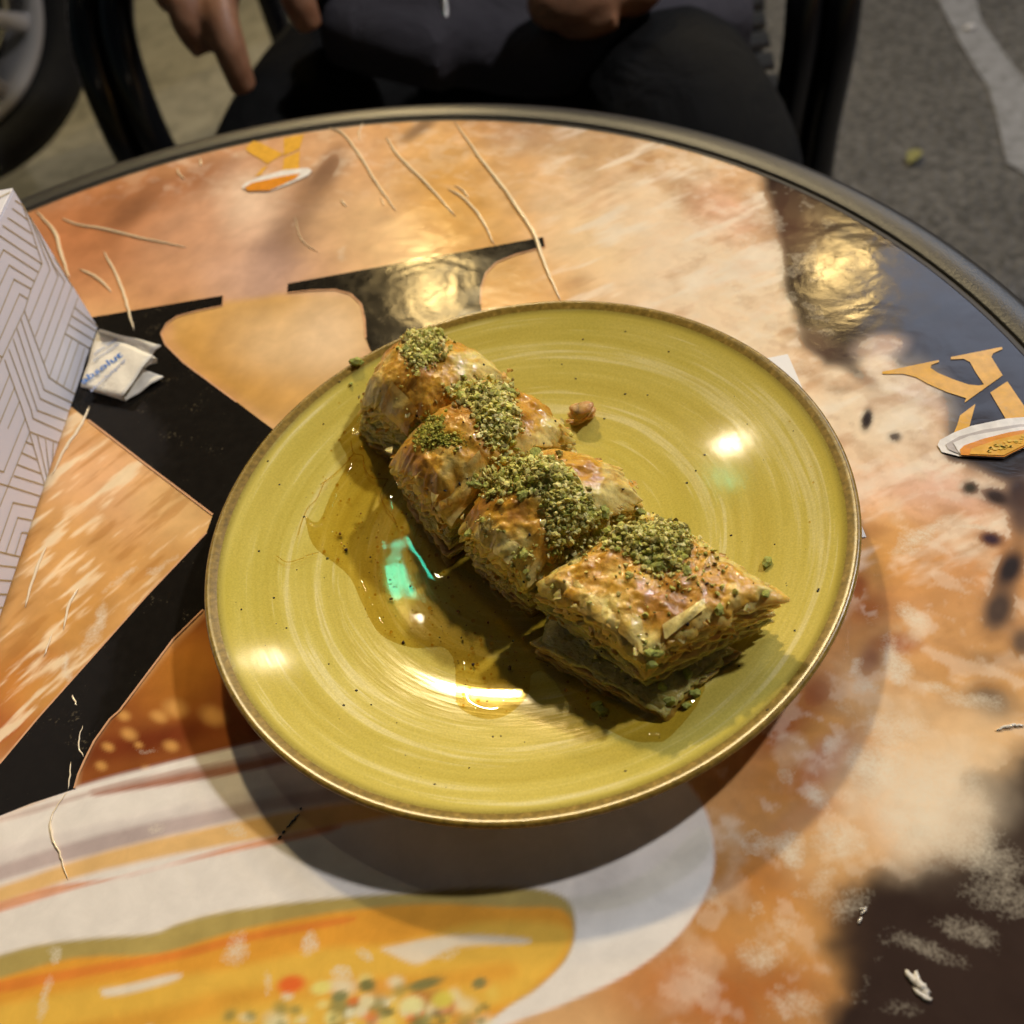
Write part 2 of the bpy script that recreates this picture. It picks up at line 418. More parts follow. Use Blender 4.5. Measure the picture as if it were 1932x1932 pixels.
# upper left, brown to peach
setc(ell(250, 430, 330, 150, -18, .7, 30), 'b27a4c'); setc(ell(520, 450, 200, 160, 0, .8, 30, .8), 'bd916c')
setc(ell(140, 420, 120, 90, -25, .8, 10, .8), 'a8683a'); setc(ell(330, 350, 160, 30, -15, .8, 8, .7), '8f5a33')
setc(ell(245, 400, 60, 18, -40, .8, 5, .6), '6b4428')
setc(ell(640, 300, 120, 70, 0, .8, 10, .7), 'c99a68')
setc(ell(545, 450, 150, 42, -58, .7, 16, .92), '7a5a44'); setc(ell(610, 330, 60, 22, -55, .7, 5, .8), '66452f')
setc(ell(470, 380, 50, 60, 0, .9, 10, .6), 'd8bd9a'); setc(ell(480, 520, 80, 60, 0, .9, 20, .5), 'c9a386')
setc(ell(720, 460, 130, 90, 20, .9, 20, .8), 'c9a06a'); setc(ell(880, 380, 120, 90, 40, .8, 20, .75), 'b9822f')
setc(ell(900, 430, 90, 60, 30, .8, 15, .6), 'c08a3c')
setc(ell(1010, 270, 70, 24, -5, .8, 6, .6), '8a6a50'); setc(ell(1110, 300, 26, 52, 12, .7, 5, .8), '70543c')
setc(ell(790, 243, 40, 12, -35, .7, 3, .7), '5a4434'); setc(ell(1045, 255, 110, 20, 5, .8, 5, .5), '9c7354')
# upper middle / right, pale cream bread
setc(ell(1220, 430, 260, 180, 25, .7, 40, .9), 'd2ab74'); setc(ell(1330, 520, 240, 180, 35, .7, 40, .95), 'dcc096')
setc(ell(1180, 300, 120, 40, 10, .8, 20, .7), 'b98e5a'); setc(ell(1290, 370, 40, 30, 0, .9, 20, .6), '9a703c')
setc(ell(1110, 470, 80, 60, 20, .9, 20, .7), 'dcb982'); setc(ell(960, 560, 130, 60, 0, .9, 20, .7), 'cf9b52')
setc(ell(1370, 400, 70, 40, 25, .9, 10, .7), 'c98e66')
setc(ell(1420, 620, 110, 120, 0, .8, 30, .8), 'd8bd92')
setc(ell(1620, 800, 160, 200, -20, .8, 30), 'd6bd95'); setc(ell(1680, 940, 220, 90, 5, .8, 30), 'd3b084')
setc(ell(1760, 950, 150, 60, 0, .8, 20, .8), 'cfa488')
setc(ell(1690, 1080, 170, 110, 0, .8, 40), 'c98f45'); setc(ell(1860, 1080, 120, 100, 0, .8, 40, .9), 'c98a52')
setc(ell(1660, 1230, 120, 120, 0, .8, 40, .8), 'b9702f'); setc(ell(1800, 1250, 200, 160, 0, .8, 50, .9), 'c9935a')
setc(ell(1750, 1400, 240, 160, 0, .8, 60, .9), 'cc9855'); setc(ell(1520, 1480, 170, 130, 30, .8, 40, .9), 'b3702f')
setc(ell(1400, 1750, 220, 200, 0, .8, 50, .95), 'bb7c36'); setc(ell(1350, 1880, 180, 90, 0, .8, 40, .9), 'a9622c')
setc(ell(1640, 1480, 150, 110, 20, .8, 40, .9), 'c98a3c'); setc(ell(1450, 1640, 120, 60, -25, .8, 30, .7), 'a8692e')
# dark table under the bread in the printed photo
setc(poly([(1455, 395), (1475, 480), (1480, 560), (1505, 610), (1560, 690), (1600, 690), (1650, 660), (1700, 700), (1740, 700), (1775, 760), (1792, 850), (1830, 880), (1960, 900), (2300, 1000), (2300, 200), (1400, 250)], 16, 10), '2b2019')
setc(ell(1490, 430, 60, 60, 0, .9, 10, .5), '6d4a33')
setc(ell(1560, 660, 60, 20, 30, .8, 8, .9), '4e3a2c'); setc(ell(1600, 670, 26, 16, 0, .8, 4, .9), '3d2e26')
setc(ell(1535, 640, 22, 18, 0, .8, 4, .9), '57412f'); setc(ell(1660, 655, 40, 22, -10, .8, 6, .95), 'b79c80')
setc(ell(1625, 710, 34, 12, 35, .8, 4, .95), '4a3d30'); setc(ell(1585, 735, 20, 8, 0, .9, 2, .6), '8d7252')
setc(ell(1705, 760, 80, 60, 30, .8, 14, .9), 'd0ba96')
setc(ell(1635, 792, 11, 22, 12, .6, 2), '2e241c'); setc(ell(1688, 825, 13, 10, 0, .7, 2, .95), '4e4234')
setc(ell(1800, 858, 24, 16, 20, .7, 3, .95), '3d352c')
setc(ell(1905, 880, 60, 30, 0, .7, 6), '2c2622'); setc(ell(1830, 920, 17, 14, 0, .7, 2), '3f382c')
setc(ell(1880, 938, 34, 18, 20, .7, 5), '352a24'); setc(ell(1925, 930, 30, 40, 0, .7, 6), '3a2d28')
setc(ell(1935, 970, 34, 50, 0, .7, 8, .9), '4c3a30'); setc(ell(1870, 1018, 24, 15, 10, .7, 4), '3a2a2e')
setc(ell(1905, 1075, 26, 42, 30, .7, 6), '2f2928'); setc(ell(1885, 1150, 30, 46, 25, .7, 6, .95), '37302c')
setc(ell(1828, 1040, 26, 10, -20, .9, 4, .5), '9a7048')
setc(ell(1930, 1210, 26, 30, 0, .8, 5, .9), '4a3d33'); setc(ell(1870, 1245, 30, 16, 0, .9, 6, .5), '7a5c40')
setc(ell(1865, 1330, 44, 34, 20, .8, 8, .95), '3c302a'); setc(ell(1835, 1240, 30, 14, 10, .9, 6, .5), '8a6a44')
setc(ell(1640, 1150, 40, 30, 0, .9, 10, .8), '8f4d24'); setc(ell(1618, 1105, 18, 26, 10, .8, 4, .8), '823e20')
setc(ell(1640, 1250, 22, 34, 20, .8, 5, .9), '6e2f1c'); setc(ell(1545, 1305, 40, 34, -20, .8, 8, .8), '7f3d20')
setc(ell(1690, 1215, 40, 16, 0, .8, 6, .8), '9a4f28'); setc(ell(1480, 1370, 70, 26, -40, .8, 8, .8), '95512a')
setc(ell(1560, 1440, 80, 34, -35, .8, 10, .8), 'a0522a'); setc(ell(1520, 1540, 60, 24, -30, .8, 8, .7), '94502a')
setc(ell(1625, 1010, 40, 14, -15, .8, 8, .6), '9a6230')
# dark char in the lower right corner
setc(poly([(2300, 1330), (1960, 1420), (1880, 1460), (1820, 1490), (1800, 1560), (1730, 1590), (1650, 1635), (1570, 1690), (1535, 1760), (1575, 1810), (1590, 1860), (1540, 1960), (1500, 2200), (2400, 2300)], 44, 46), '33261e')
setc(ell(1735, 1600, 70, 34, -52, .8, 16, .8), 'c6a57a'); setc(ell(1800, 1590, 50, 60, 20, .8, 16, .8), 'd2b48c')
setc(ell(1700, 1760, 120, 60, -20, .7, 10, .5), '2b1f19')
setc(ell(1850, 1480, 40, 22, 10, .8, 8, .9), '3b3128')
setc(ell(1930, 1560, 60, 60, 0, .8, 10, .9), '3a3028')
# golden pastry at the left, with cream streaks
setc(poly([(150, 770), (420, 985), (60, 1400), (-80, 1500), (-400, 1500), (-300, 700)], 14, 6), 'c58f4c')
setc(ell(200, 900, 120, 80, 25, .8, 20, .7), 'd3a06c'); setc(ell(330, 960, 80, 50, 30, .8, 10, .6), 'd6aa68')
setc(ell(130, 1180, 120, 60, -40, .8, 30, .7), 'b97f35'); setc(ell(40, 1350, 110, 80, -30, .8, 25, .9), '9c4f20')
setc(ell(20, 1280, 70, 50, -30, .8, 15, .8), 'b9752c'); setc(ell(90, 1310, 60, 40, -40, .8, 12, .6), 'cf9544')
setc(poly([(320, 590), (520, 555), (680, 560), (690, 650), (650, 700), (520, 800), (420, 720), (330, 640)], 10, 4), 'c1924f')
setc(ell(440, 680, 110, 60, 25, .8, 12, .8), 'b98232'); setc(ell(560, 650, 120, 60, 0, .8, 10, .8), 'd2ad77')
setc(ell(630, 620, 60, 70, 0, .8, 10, .6), 'd6b688')
setc(ell(960, 520, 60, 40, 0, .8, 6, .5), 'c4944e')
streak = fbm((X * .8 + Y * .6) * 40, (X * .6 - Y * .8) * 190, 4)
lefty = poly([(140, 760), (425, 985), (60, 1400), (-90, 1480), (-300, 1400), (-300, 800)], 40)
setc(sstep((streak - .56) / .16) * lefty * .8, 'ecd2a0'); setc(sstep((.42 - streak) / .14) * lefty * .5, 'a86c2a')
st2 = fbm((X * .97 + Y * .22) * 30, (X * .22 - Y * .97) * 130, 4)
rgt = sstep((PX - 980) / 150) * sstep((1350 - PY) / 260)
bright = (C.mean(1) > .22)
setc(sstep((st2 - .56) / .18) * rgt * bright * .55, 'ecdcbc'); setc(sstep((.42 - st2) / .16) * rgt * bright * .35, 'b07c48')
# spicy brown filling under the big letter
setc(poly([(400, 1140), (210, 1350), (150, 1450), (140, 1500), (700, 1420), (760, 1300)], 10, 4), '8a4a1e')
setc(ell(350, 1260, 90, 60, -30, .8, 20, .9), 'b06c24'); setc(ell(270, 1400, 120, 22, -14, .8, 14, .9), '6f2f14')
for cx, cy, r in [(245, 1385, 14), (205, 1410, 10), (330, 1335, 20), (300, 1350, 14), (275, 1452, 9), (190, 1445, 10), (320, 1408, 13), (262, 1405, 8), (400, 1350, 22), (235, 1350, 12)]:
    setc(ell(cx, cy, r, r * .7, 20, .8, 5, .85), 'd09346')
# printed soup plate in the lower left: white rim in shaded bands, then the soup
rim_out = [(-300, 1605), (0, 1537), (150, 1483), (350, 1432), (560, 1385), (800, 1350), (1050, 1360), (1230, 1420), (1320, 1510), (1347, 1600), (1335, 1680), (1280, 1765), (1180, 1840), (1050, 1900), (900, 1960), (600, 2150), (-300, 2300)]
def rounded(pts, n_=4):
    return [(p.x, p.y) for p in smooth_path([Vector((a, b, 0)) for a, b in pts + [pts[0]]], n_)[:-1]]
rim_out = rounded(rim_out)
setc(poly(rim_out, 6, 1.5), 'ded6c8')
band = lambda pts, col, soft=6, al=1.0: setc(poly(rounded(pts, 3), soft, 2, al), col)
band([(170, 1490), (300, 1462), (480, 1428), (700, 1390), (700, 1405), (500, 1448), (330, 1480), (260, 1490), (180, 1502)], '9a5a30', 6, .9)
band([(-300, 1600), (0, 1540), (200, 1482), (420, 1436), (600, 1402), (600, 1412), (400, 1450), (180, 1497), (0, 1552)], 'b8a08c', 5, .8)
band([(-300, 1670), (0, 1595), (180, 1555), (420, 1500), (620, 1462), (900, 1440), (900, 1530), (620, 1520), (400, 1563), (180, 1613), (0, 1660), (-300, 1740)], 'c4bab0', 14, .8)
band([(-300, 1730), (0, 1632), (200, 1572), (400, 1528), (560, 1496), (800, 1470), (800, 1500), (560, 1520), (400, 1556), (200, 1606), (0, 1662), (-300, 1760)], 'ac9a90', 8, .95)
band([(-300, 1775), (0, 1672), (200, 1606), (400, 1560), (620, 1518), (900, 1492), (900, 1512), (620, 1560), (400, 1600), (200, 1640), (0, 1705), (-300, 1800)], 'dba95c', 8, .95)
band([(-300, 1802), (0, 1702), (100, 1672), (250, 1650), (420, 1602), (620, 1556), (620, 1570), (420, 1612), (250, 1648), (100, 1690), (0, 1722), (-300, 1822)], 'cf7d34', 5, .8)
band([(880, 1420), (1120, 1440), (1220, 1520), (1240, 1600), (1180, 1690), (1060, 1750), (1080, 1700), (1060, 1600), (1000, 1500)], 'cdc6bb', 16, .8)
band([(900, 1700), (1100, 1690), (1230, 1640), (1320, 1560), (1340, 1600), (1290, 1660), (1150, 1720)], 'c2bca8', 8, .7)
band([(1085, 1735), (1200, 1705), (1330, 1640), (1320, 1690), (1200, 1760), (1070, 1790)], 'cfcabf', 8, .7)
soup = [(-300, 1905), (0, 1800), (130, 1775), (280, 1762), (340, 1740), (430, 1718), (620, 1695), (780, 1682), (930, 1672), (1030, 1680), (1075, 1705), (1086, 1755), (1070, 1810), (1020, 1860), (960, 1900), (880, 1960), (700, 2100), (-300, 2300)]
soup = rounded(soup)
setc(poly(soup, 7, 2), 'a88f4a')
band([(-300, 1935), (0, 1845), (140, 1808), (300, 1800), (430, 1760), (620, 1722), (800, 1706), (960, 1712), (1060, 1715), (1082, 1760), (1064, 1812), (1020, 1858), (960, 1896), (880, 1960), (700, 2100), (-300, 2300)], 'd9922f', 7)
band([(-300, 1900), (0, 1850), (120, 1830), (330, 1795), (460, 1762), (650, 1730), (650, 1742), (460, 1778), (330, 1812), (120, 1850), (0, 1872)], 'd2722a', 6, .8)
band([(-300, 1960), (0, 1895), (200, 1858), (420, 1830), (600, 1790), (760, 1780), (900, 1742), (1060, 1745), (1070, 1790), (1020, 1850), (960, 1890), (700, 1960), (300, 2000), (-300, 2100)], 'e2ae40', 14, .9)
band([(330, 1895), (420, 1870), (600, 1850), (820, 1835), (960, 1815), (960, 1850), (800, 1865), (620, 1880), (440, 1900), (340, 1935), (-300, 2050), (-300, 2000), (0, 1960)], 'd3902f', 16, .8)
band([(720, 1790), (850, 1766), (980, 1770), (990, 1780), (860, 1786), (800, 1815), (770, 1815)], 'efe0c0', 7, .85)
band([(190, 1868), (240, 1858), (330, 1838), (335, 1848), (260, 1870), (200, 1880)], 'f0e4c8', 6, .85)
rr = random.Random(3)
for k in range(150):
    cx = rr.gauss(690, 150); cy = 1915 + rr.gauss(0, 30) - (cx - 690) * .11 + abs(cx - 690) * .05
    r = rr.uniform(5, 15)
    if cy < 1848 or cx > 930: continue
    setc(ell(cx, cy, r * rr.uniform(.9, 1.7), r, rr.uniform(-40, 10), .85, 8, .7), rr.choice(['8c8246', '6f6a3a', 'e6d27a', 'd9642c', 'ead9a0', 'c98636', 'd8b24a', '77743f', 'e9e0b4']))
for cx, cy, rx, ry, cc in [(550, 1855, 26, 16, 'dc6026'), (605, 1862, 18, 12, 'e8d26a'), (690, 1860, 16, 12, '6f6a38'), (800, 1855, 34, 9, '7a7440'), (905, 1856, 13, 10, '7c7440'), (775, 1896, 24, 16, 'e6d98c'), (835, 1885, 22, 16, 'd2bb48'), (640, 1880, 16, 10, '7d7a48')]:
    setc(ell(cx, cy, rx, ry, -15, .5, 4, .95), cc)
# fibrous mottling of the enlarged bread photograph
m1 = fbm(X * 62 + 11, Y * 62 + 5, 5); m2 = fbm((X + Y) * 150, (X - Y) * 90 + 4, 4)
bread = (sstep((PX - 1120) / 260) + .55 * sstep((420 - PY) / 120)) * (C.mean(1) > .16) * (1 - poly(rim_out, 6)); bread = np.clip(bread, 0, 1) * .5
setc(sstep((m1 - .53) / .16) * bread * .6, 'e2cca4'); setc(sstep((.46 - m1) / .15) * bread * .55, 'b07a3c')
setc(sstep((m2 - .56) / .14) * bread * .5, 'e8d8b8'); setc(sstep((.43 - m2) / .12) * bread * .4, '9a6a3c')
# worn white scuffs on the film
setc(ell(1740, 1540, 150, 90, 25, .9, 60, .75), 'dcc6a0'); setc(ell(1800, 1420, 130, 70, 0, .9, 50, .6), 'd9b886'); setc(ell(1700, 1330, 110, 60, 20, .9, 50, .5), 'd8b07c'); setc(ell(1560, 1600, 90, 60, 20, .9, 50, .5), 'd6ae74'); setc(ell(1480, 1760, 120, 60, 0, .9, 50, .4), 'cf9a58')
setc(poly([(2300, 1430), (1960, 1500), (1890, 1530), (1840, 1600), (1760, 1640), (1650, 1670), (1580, 1720), (1560, 1770), (1600, 1820), (1610, 1870), (1570, 1960), (1540, 2200), (2400, 2300)], 50, 40, .9), '33261e')
sp = fbm(X * 120 + 7, Y * 120, 3)
Wr += sstep((sp - .56) / .1) * .30 * sstep((PX - 1150) / 300)
Wr += sstep((sp - .62) / .08) * .5 * sstep((1900 - PX) / 600) * .6
for cx, cy, rx, ry, a, w in [(1740, 1010, 60, 14, -25, .95), (1720, 1175, 40, 22, 30, .9), (1690, 1250, 34, 26, 50, 1), (1645, 1300, 26, 18, 10, .8), (1620, 1275, 14, 24, -10, .8), (1760, 1290, 40, 16, 10, .85), (1660, 1450, 44, 60, 30, .95), (1585, 1420, 20, 34, 0, .8), (1740, 1560, 100, 60, 40, .85), (1580, 1580, 50, 34, 0, .85), (1490, 1595, 34, 26, 0, .95), (1560, 1650, 30, 60, 10, .6), (1480, 1740, 34, 30, 0, .6), (1420, 1800, 44, 40, 0, .8), (1830, 1600, 110, 50, 30, .75), (1840, 1760, 80, 34, 20, .6), (1760, 1800, 90, 30, 20, .6), (1900, 1690, 90, 50, 10, .6), (1750, 1500, 120, 70, 30, .8), (1690, 1380, 60, 40, 0, .8), (1820, 1330, 70, 26, 20, .7), (1540, 1500, 30, 26, 0, .8), (1600, 1700, 60, 30, -20, .6), (1700, 1900, 60, 24, 20, .5), (1500, 1900, 70, 40, 0, .7), (1440, 1590, 30, 20, 0, .8),
                             (300, 1560, 22, 14, 0, .7), (430, 1575, 26, 20, 0, .75), (100, 1810, 16, 20, 0, .9), (430, 1800, 24, 40, 20, .9), (590, 1758, 20, 18, 0, .9), (640, 1830, 14, 20, 0, .9), (690, 1795, 18, 22, 0, .8), (85, 1880, 12, 40, 10, .8), (500, 1850, 18, 30, 0, .7), (830, 1790, 60, 14, -5, .7), (350, 1660, 16, 30, 0, .5), (270, 1420, 20, 10, 0, .6), (1780, 900, 60, 10, -5, .6), (1650, 690, 30, 14, 0, .5), (1840, 1000, 50, 8, -8, .9), (1150, 600, 60, 30, 0, .5), (1120, 420, 30, 20, 0, .5), (180, 1180, 16, 46, 12, .8), (230, 1090, 50, 10, -25, .7), (130, 1260, 10, 40, 10, .8), (280, 1150, 40, 10, -30, .6), (300, 1065, 26, 10, -35, .7), (640, 470, 20, 14, 0, .6), (560, 430, 14, 26, 10, .5)]:
    Wr = np.maximum(Wr, ell(cx, cy, rx * 1.05, ry * 1.05, a, .98, 40, w))
V = np.stack([X - TC.x, Y - TC.y, np.zeros_like(X)], 1)
me = bpy.data.meshes.new('printed_top')
me.vertices.add(len(V)); me.vertices.foreach_set('co', V.ravel())
me.loops.add(quads.size); me.loops.foreach_set('vertex_index', quads.ravel())
me.polygons.add(len(quads)); me.polygons.foreach_set('loop_start', np.arange(0, quads.size, 4)); me.polygons.foreach_set('loop_total', np.full(len(quads), 4))
me.update(calc_edges=True); me.polygons.foreach_set('use_smooth', np.ones(len(quads), bool))
ca = me.color_attributes.new('Print', 'FLOAT_COLOR', 'POINT'); tone = fbm(X * 75 + 31, Y * 75, 4)[:, None]; sat_ = (C.max(1, keepdims=True) - C.min(1, keepdims=True)) / (C.max(1, keepdims=True) + 1e-6); C = C * (1 + (np.array([[.89, 1.0, 1.34]]) - 1) * sat_) * (1.04 + .46 * tone); C = C / np.maximum(1, C.max(1, keepdims=True) / .82)
ca.data.foreach_set('color', np.concatenate([C, np.ones((len(C), 1))], 1).astype(np.float32).ravel())
wa = me.attributes.new('Wear', 'FLOAT', 'POINT'); wa.data.foreach_set('value', np.clip(Wr, 0, 1).astype(np.float32))
me.materials.append(M_print)
top = bpy.data.objects.new('printed_top', me); COL.objects.link(top); top.parent = table; top.location = (0, 0, -GZ)

def decal(name, pts, z, m, conv=None):
    P = [T(*(conv(*p) if conv else p), 0) for p in pts]
    v = [(p.x - TC.x, p.y - TC.y, z) for p in P]
    bm = bmesh.new(); bv = [bm.verts.new(q) for q in v]; f = bm.faces.new(bv)
    if f.normal.z < 0 or (f.normal_update() or f.normal.z < 0): f.normal_flip()
    bmesh.ops.triangulate(bm, faces=bm.faces[:])
    me = bpy.data.meshes.new(name); bm.to_mesh(me); bm.free(); me.materials.append(m)
    o = bpy.data.objects.new(name, me); COL.objects.link(o); o.parent = top
    return o
Z4 = zoom(700, 0, 1.932); Z6 = zoom(0, 500, 2.76); Z1200 = zoom(0, 1200, 2.147); Zb = zoom(0, 2124, 2.147)
stem = [Z4(*p) for p in [(290, 1620), (1745, 1355), (1757, 1412), (1590, 1455), (1480, 1500), (1420, 1560), (1395, 1640), (1390, 1740), (1420, 1932), (1500, 2400)]] + [(960, 1000), (800, 900)] + [Z4(*p) for p in [(735, 1932), (730, 1830), (710, 1740), (650, 1680), (560, 1655), (420, 1660), (287, 1675)]]
arm = [(60, 628)] + [Z6(*p) for p in [(770, 1205), (1825, 1030), (1815, 1115), (1600, 1160), (1450, 1200), (1360, 1260), (1315, 1340), (1350, 1430), (1500, 1580), (1932, 1900)]] + [(505, 803), (760, 985), (700, 1010), (600, 1020)] + [(384, 1151)] + [Z1200(*p) for p in [(1100, 1480), (760, 1932)]] + [Zb(*p) for p in [(700, 0), (600, 140), (540, 260), (500, 350), (475, 440), (200, 530), (0, 610)]] + [(-200, 1590), (-200, 1625)] + [(-60, 1500), (0, 1442), (71, 1357), (170, 1246), (280, 1122), (390, 1006), (402, 972), (280, 880), (167, 793), (40, 690)]
decal('printed_letter_halo', [(p[0] + (p[0] > 1000) * 2, p[1]) for p in stem], .00012, M_halo_print)
decal('printed_letter', stem, .00025, M_black_print); decal('printed_letter', arm, .00025, M_black_print)
def halo(pts, w):                           # thin peach line along the edges of the black letter
    P = [T(*p, 0) for p in pts]; v = []; f = []
    for i, p in enumerate(P):
        t = (P[min(i + 1, len(P) - 1)] - P[max(i - 1, 0)]).normalized(); nrm = Vector((-t.y, t.x, 0)) * w
        v += [(p.x - nrm.x - TC.x, p.y - nrm.y - TC.y, .0004), (p.x + nrm.x - TC.x, p.y + nrm.y - TC.y, .0004)]
    for i in range(len(P) - 1): f.append((2 * i, 2 * i + 1, 2 * i + 3, 2 * i + 2))
    o = mesh_obj('printed_letter_outline', v, f, M_halo_print, top, False)
halo([Z6(*p) for p in [(1825, 1030), (1815, 1115), (1600, 1160), (1450, 1200), (1360, 1260), (1315, 1340), (1350, 1430), (1500, 1580), (1932, 1900)]], .0004)
halo([(0, 1442), (71, 1357), (170, 1246), (280, 1122), (390, 1006)], .0004); halo([(402, 972), (280, 880), (167, 793)], .0004)
halo([(384, 1151)] + [Z1200(*p) for p in [(1100, 1480), (760, 1932)]] + [Zb(*p) for p in [(700, 0), (600, 140), (540, 260), (500, 350), (475, 440)]], .0004)
halo([Z4(*p) for p in [(287, 1675), (420, 1660), (560, 1655), (650, 1680), (710, 1740), (730, 1830), (735, 1932)]], .0004)
halo([Z4(*p) for p in [(1757, 1412), (1590, 1455), (1480, 1500), (1420, 1560), (1395, 1640), (1390, 1740)]], .0004)
ZK = zoom(2324, 900, 2.76)
K = 'printed_logo'
decal(K, [(775, 550), (1235, 455), (1240, 470), (1175, 495), (1170, 520), (1230, 560), (1350, 610), (1480, 655), (1560, 662), (1605, 655), (1540, 560), (1490, 470), (1440, 445), (1335, 450), (1335, 430), (1750, 348), (1757, 365), (1680, 400), (1665, 430), (1757, 580), (1445, 803), (1460, 765), (1300, 715), (1150, 650), (1050, 595), (950, 568), (780, 568)], .0003, M_gold_print, ZK)
decal(K, [(1410, 905), (1535, 812), (1485, 1000), (1360, 1045), (1385, 990)], .0003, M_gold_print, ZK)
decal(K, [(1655, 720), (1795, 628), (1932, 830), (2080, 1060), (1990, 1010), (1785, 940)], .0003, M_gold_print, ZK)
soupw = [(1225, 1150), (1245, 1110), (1360, 1048), (1500, 995), (1785, 935), (1950, 922), (2150, 940), (2280, 990), (2200, 1060), (2050, 1130), (1930, 1180), (1765, 1262), (1410, 1245), (1260, 1208)]
decal('printed_soup_plate', soupw, .00055, M_white_print, ZK)
decal('printed_soup_plate', [(1290, 1150), (1400, 1085), (1600, 1030), (1900, 985), (2100, 1000), (2000, 1080), (1900, 1100), (1420, 1235), (1395, 1225), (1310, 1190)], .0008, M_grey_print, ZK)
decal('printed_soup_plate', [(1350, 1140), (1480, 1085), (1900, 1010), (2080, 1020), (1980, 1090), (1880, 1110), (1420, 1238), (1395, 1215)], .00105, M_white_print, ZK)
decal('printed_soup', [(1412, 1243), (1405, 1200), (1440, 1165), (1600, 1110), (1800, 1060), (1950, 1035), (2060, 1060), (1935, 1175), (1765, 1260)], .0013, M_orange_print, ZK)
decal('printed_soup', [(1480, 1240), (1500, 1195), (1700, 1125), (1930, 1070), (1980, 1090), (1930, 1165), (1760, 1250)], .00155, M_gold_print, ZK)
for k in range(26):
    cx, cy = rr.uniform(1600, 1920), 0; cy = 1215 - (cx - 1600) * .30 + rr.uniform(-28, 32); r = rr.uniform(7, 15)
    decal('printed_garnish', [(cx + r * 1.5 * math.cos(a * 1.257 + k), cy + r * .7 * math.sin(a * 1.257 + k)) for a in range(5)], .0018, M_yellow_print, ZK)
ZL = zoom(0, 0, 1.932)
decal(K, [(1400, 850), (1445, 805), (1490, 818), (1620, 882), (1610, 885), (1525, 940), (1495, 915), (1420, 872)], .0003, M_gold_print, ZL)
decal(K, [(1620, 790), (1735, 768), (1712, 850), (1620, 890)], .0003, M_gold_print, ZL)
decal(K, [(1622, 905), (1712, 862), (1706, 966), (1612, 975)], .0003, M_gold_print, ZL)
decal(K, [(1455, 1010), (1500, 958), (1532, 948), (1490, 1000)], .0003, M_gold_print, ZL)
decal('printed_soup_plate', [(1380, 1075), (1400, 1050), (1480, 1015), (1620, 975), (1760, 962), (1782, 978), (1760, 1005), (1650, 1055), (1540, 1095), (1420, 1098)], .00055, M_white_print, ZL)
decal('printed_soup', [(1395, 1078), (1440, 1050), (1600, 1015), (1715, 995), (1690, 1025), (1540, 1093), (1420, 1097)], .0008, M_orange_print, ZL)

# edge ring, groove, underside, pedestal
def lathe_part(name, prof, m, parent, n=160):
    v, f = lathe(prof, n); o = mesh_obj(name, v, f, m, parent); return o
o = lathe_part('table_edge', [(PR + .0004, -.002), (PR + .0004, .0008), (PR + .0012, .0015), (TR - .004, .0017), (TR - .0012, .0010), (TR, -.001), (TR, -.020), (TR - .003, -.024), (PR - .02, -.024)], M_rim, table); o.location.z = -GZ
o = lathe_part('edge_groove', [(PR - .0018, .00022), (PR + .0005, .00024)], M_gap, table); o.location.z = -GZ
o = lathe_part('underside', [(0, -.0235), (PR - .012, -.0235)], M_steel, table); o.location.z = -GZ
o = lathe_part('pedestal', [(0, -.024), (.09, -.0245), (.085, -.03), (.034, -.035), (.03, -.06), (.03, -.66), (.04, -.70), (.045, -.725)], M_steel, table, 40); o.location.z = -GZ
for k in range(4):
    a = math.pi / 4 + k * math.pi / 2
    v, f = frame_sweep([(0.02 * math.cos(a), 0.02 * math.sin(a), .045), (.15 * math.cos(a), .15 * math.sin(a), .035), (.29 * math.cos(a), .29 * math.sin(a), .012)], [.022, .019, .012], 10)
    mesh_obj('foot', v, f, M_steel, table)

# raised creases in the film
def crease(pts, conv, w=.0009, h=.0011, m=M_crease):
    w *= .95; h *= .8
    P = smooth_path([T(*conv(*p), 0) - Vector((TC.x, TC.y, 0)) + Vector((0, 0, .0003)) for p in pts], 6)
    N_ = len(P); rad = []
    for i in range(N_):
        t = i / (N_ - 1); e = (math.sin(math.pi * min(1, max(0, t))) ** .45) * (.8 + .4 * random.random() * .5) + .05
        rad.append((w * e, h * e))
    P = [p + Vector((random.gauss(0, .00012), random.gauss(0, .00012), 0)) for p in P]
    v, f = frame_sweep(P, rad, 8, side=(0, 0, 1)); return mesh_obj('film_crease', v, f, m, top)
for pts, w in [([(520, 730), (610, 770), (700, 890), (800, 1050), (910, 1210)], .0009), ([(850, 780), (920, 890), (1080, 1050), (1250, 1240)], .00095),
            ([(1200, 1080), (1300, 1140), (1400, 1260), (1470, 1400)], .0009), ([(1235, 690), (1400, 920), (1560, 1130), (1690, 1330), (1760, 1520), (1850, 1720)], .0012),
            ([(720, 700), (700, 750), (702, 810)], .0005), ([(1240, 1060), (1290, 1090), (1325, 1140)], .0005), ([(330, 1230), (360, 1350), (400, 1400), (470, 1445)], .0003), ([(820, 1130), (840, 1180)], .0004), ([(590, 1140), (625, 1180)], .0006)]:
    crease(pts, Z4, w, w * 1.3)
for pts, w in [([(350, 1245), (450, 1285), (600, 1310), (800, 1360), (1070, 1415)], .0009), ([(590, 1430), (660, 1560), (720, 1720), (765, 1890)], .0009), ([(450, 1535), (560, 1590), (640, 1670)], .0009),
               ([(200, 1200), (310, 1320), (350, 1450), (400, 1590)], .0011), ([(1015, 960), (1020, 990), (1055, 1025)], .0006), ([(1140, 900), (1150, 950)], .0006)]:
    crease(pts, ZL, w, w * 1.3)
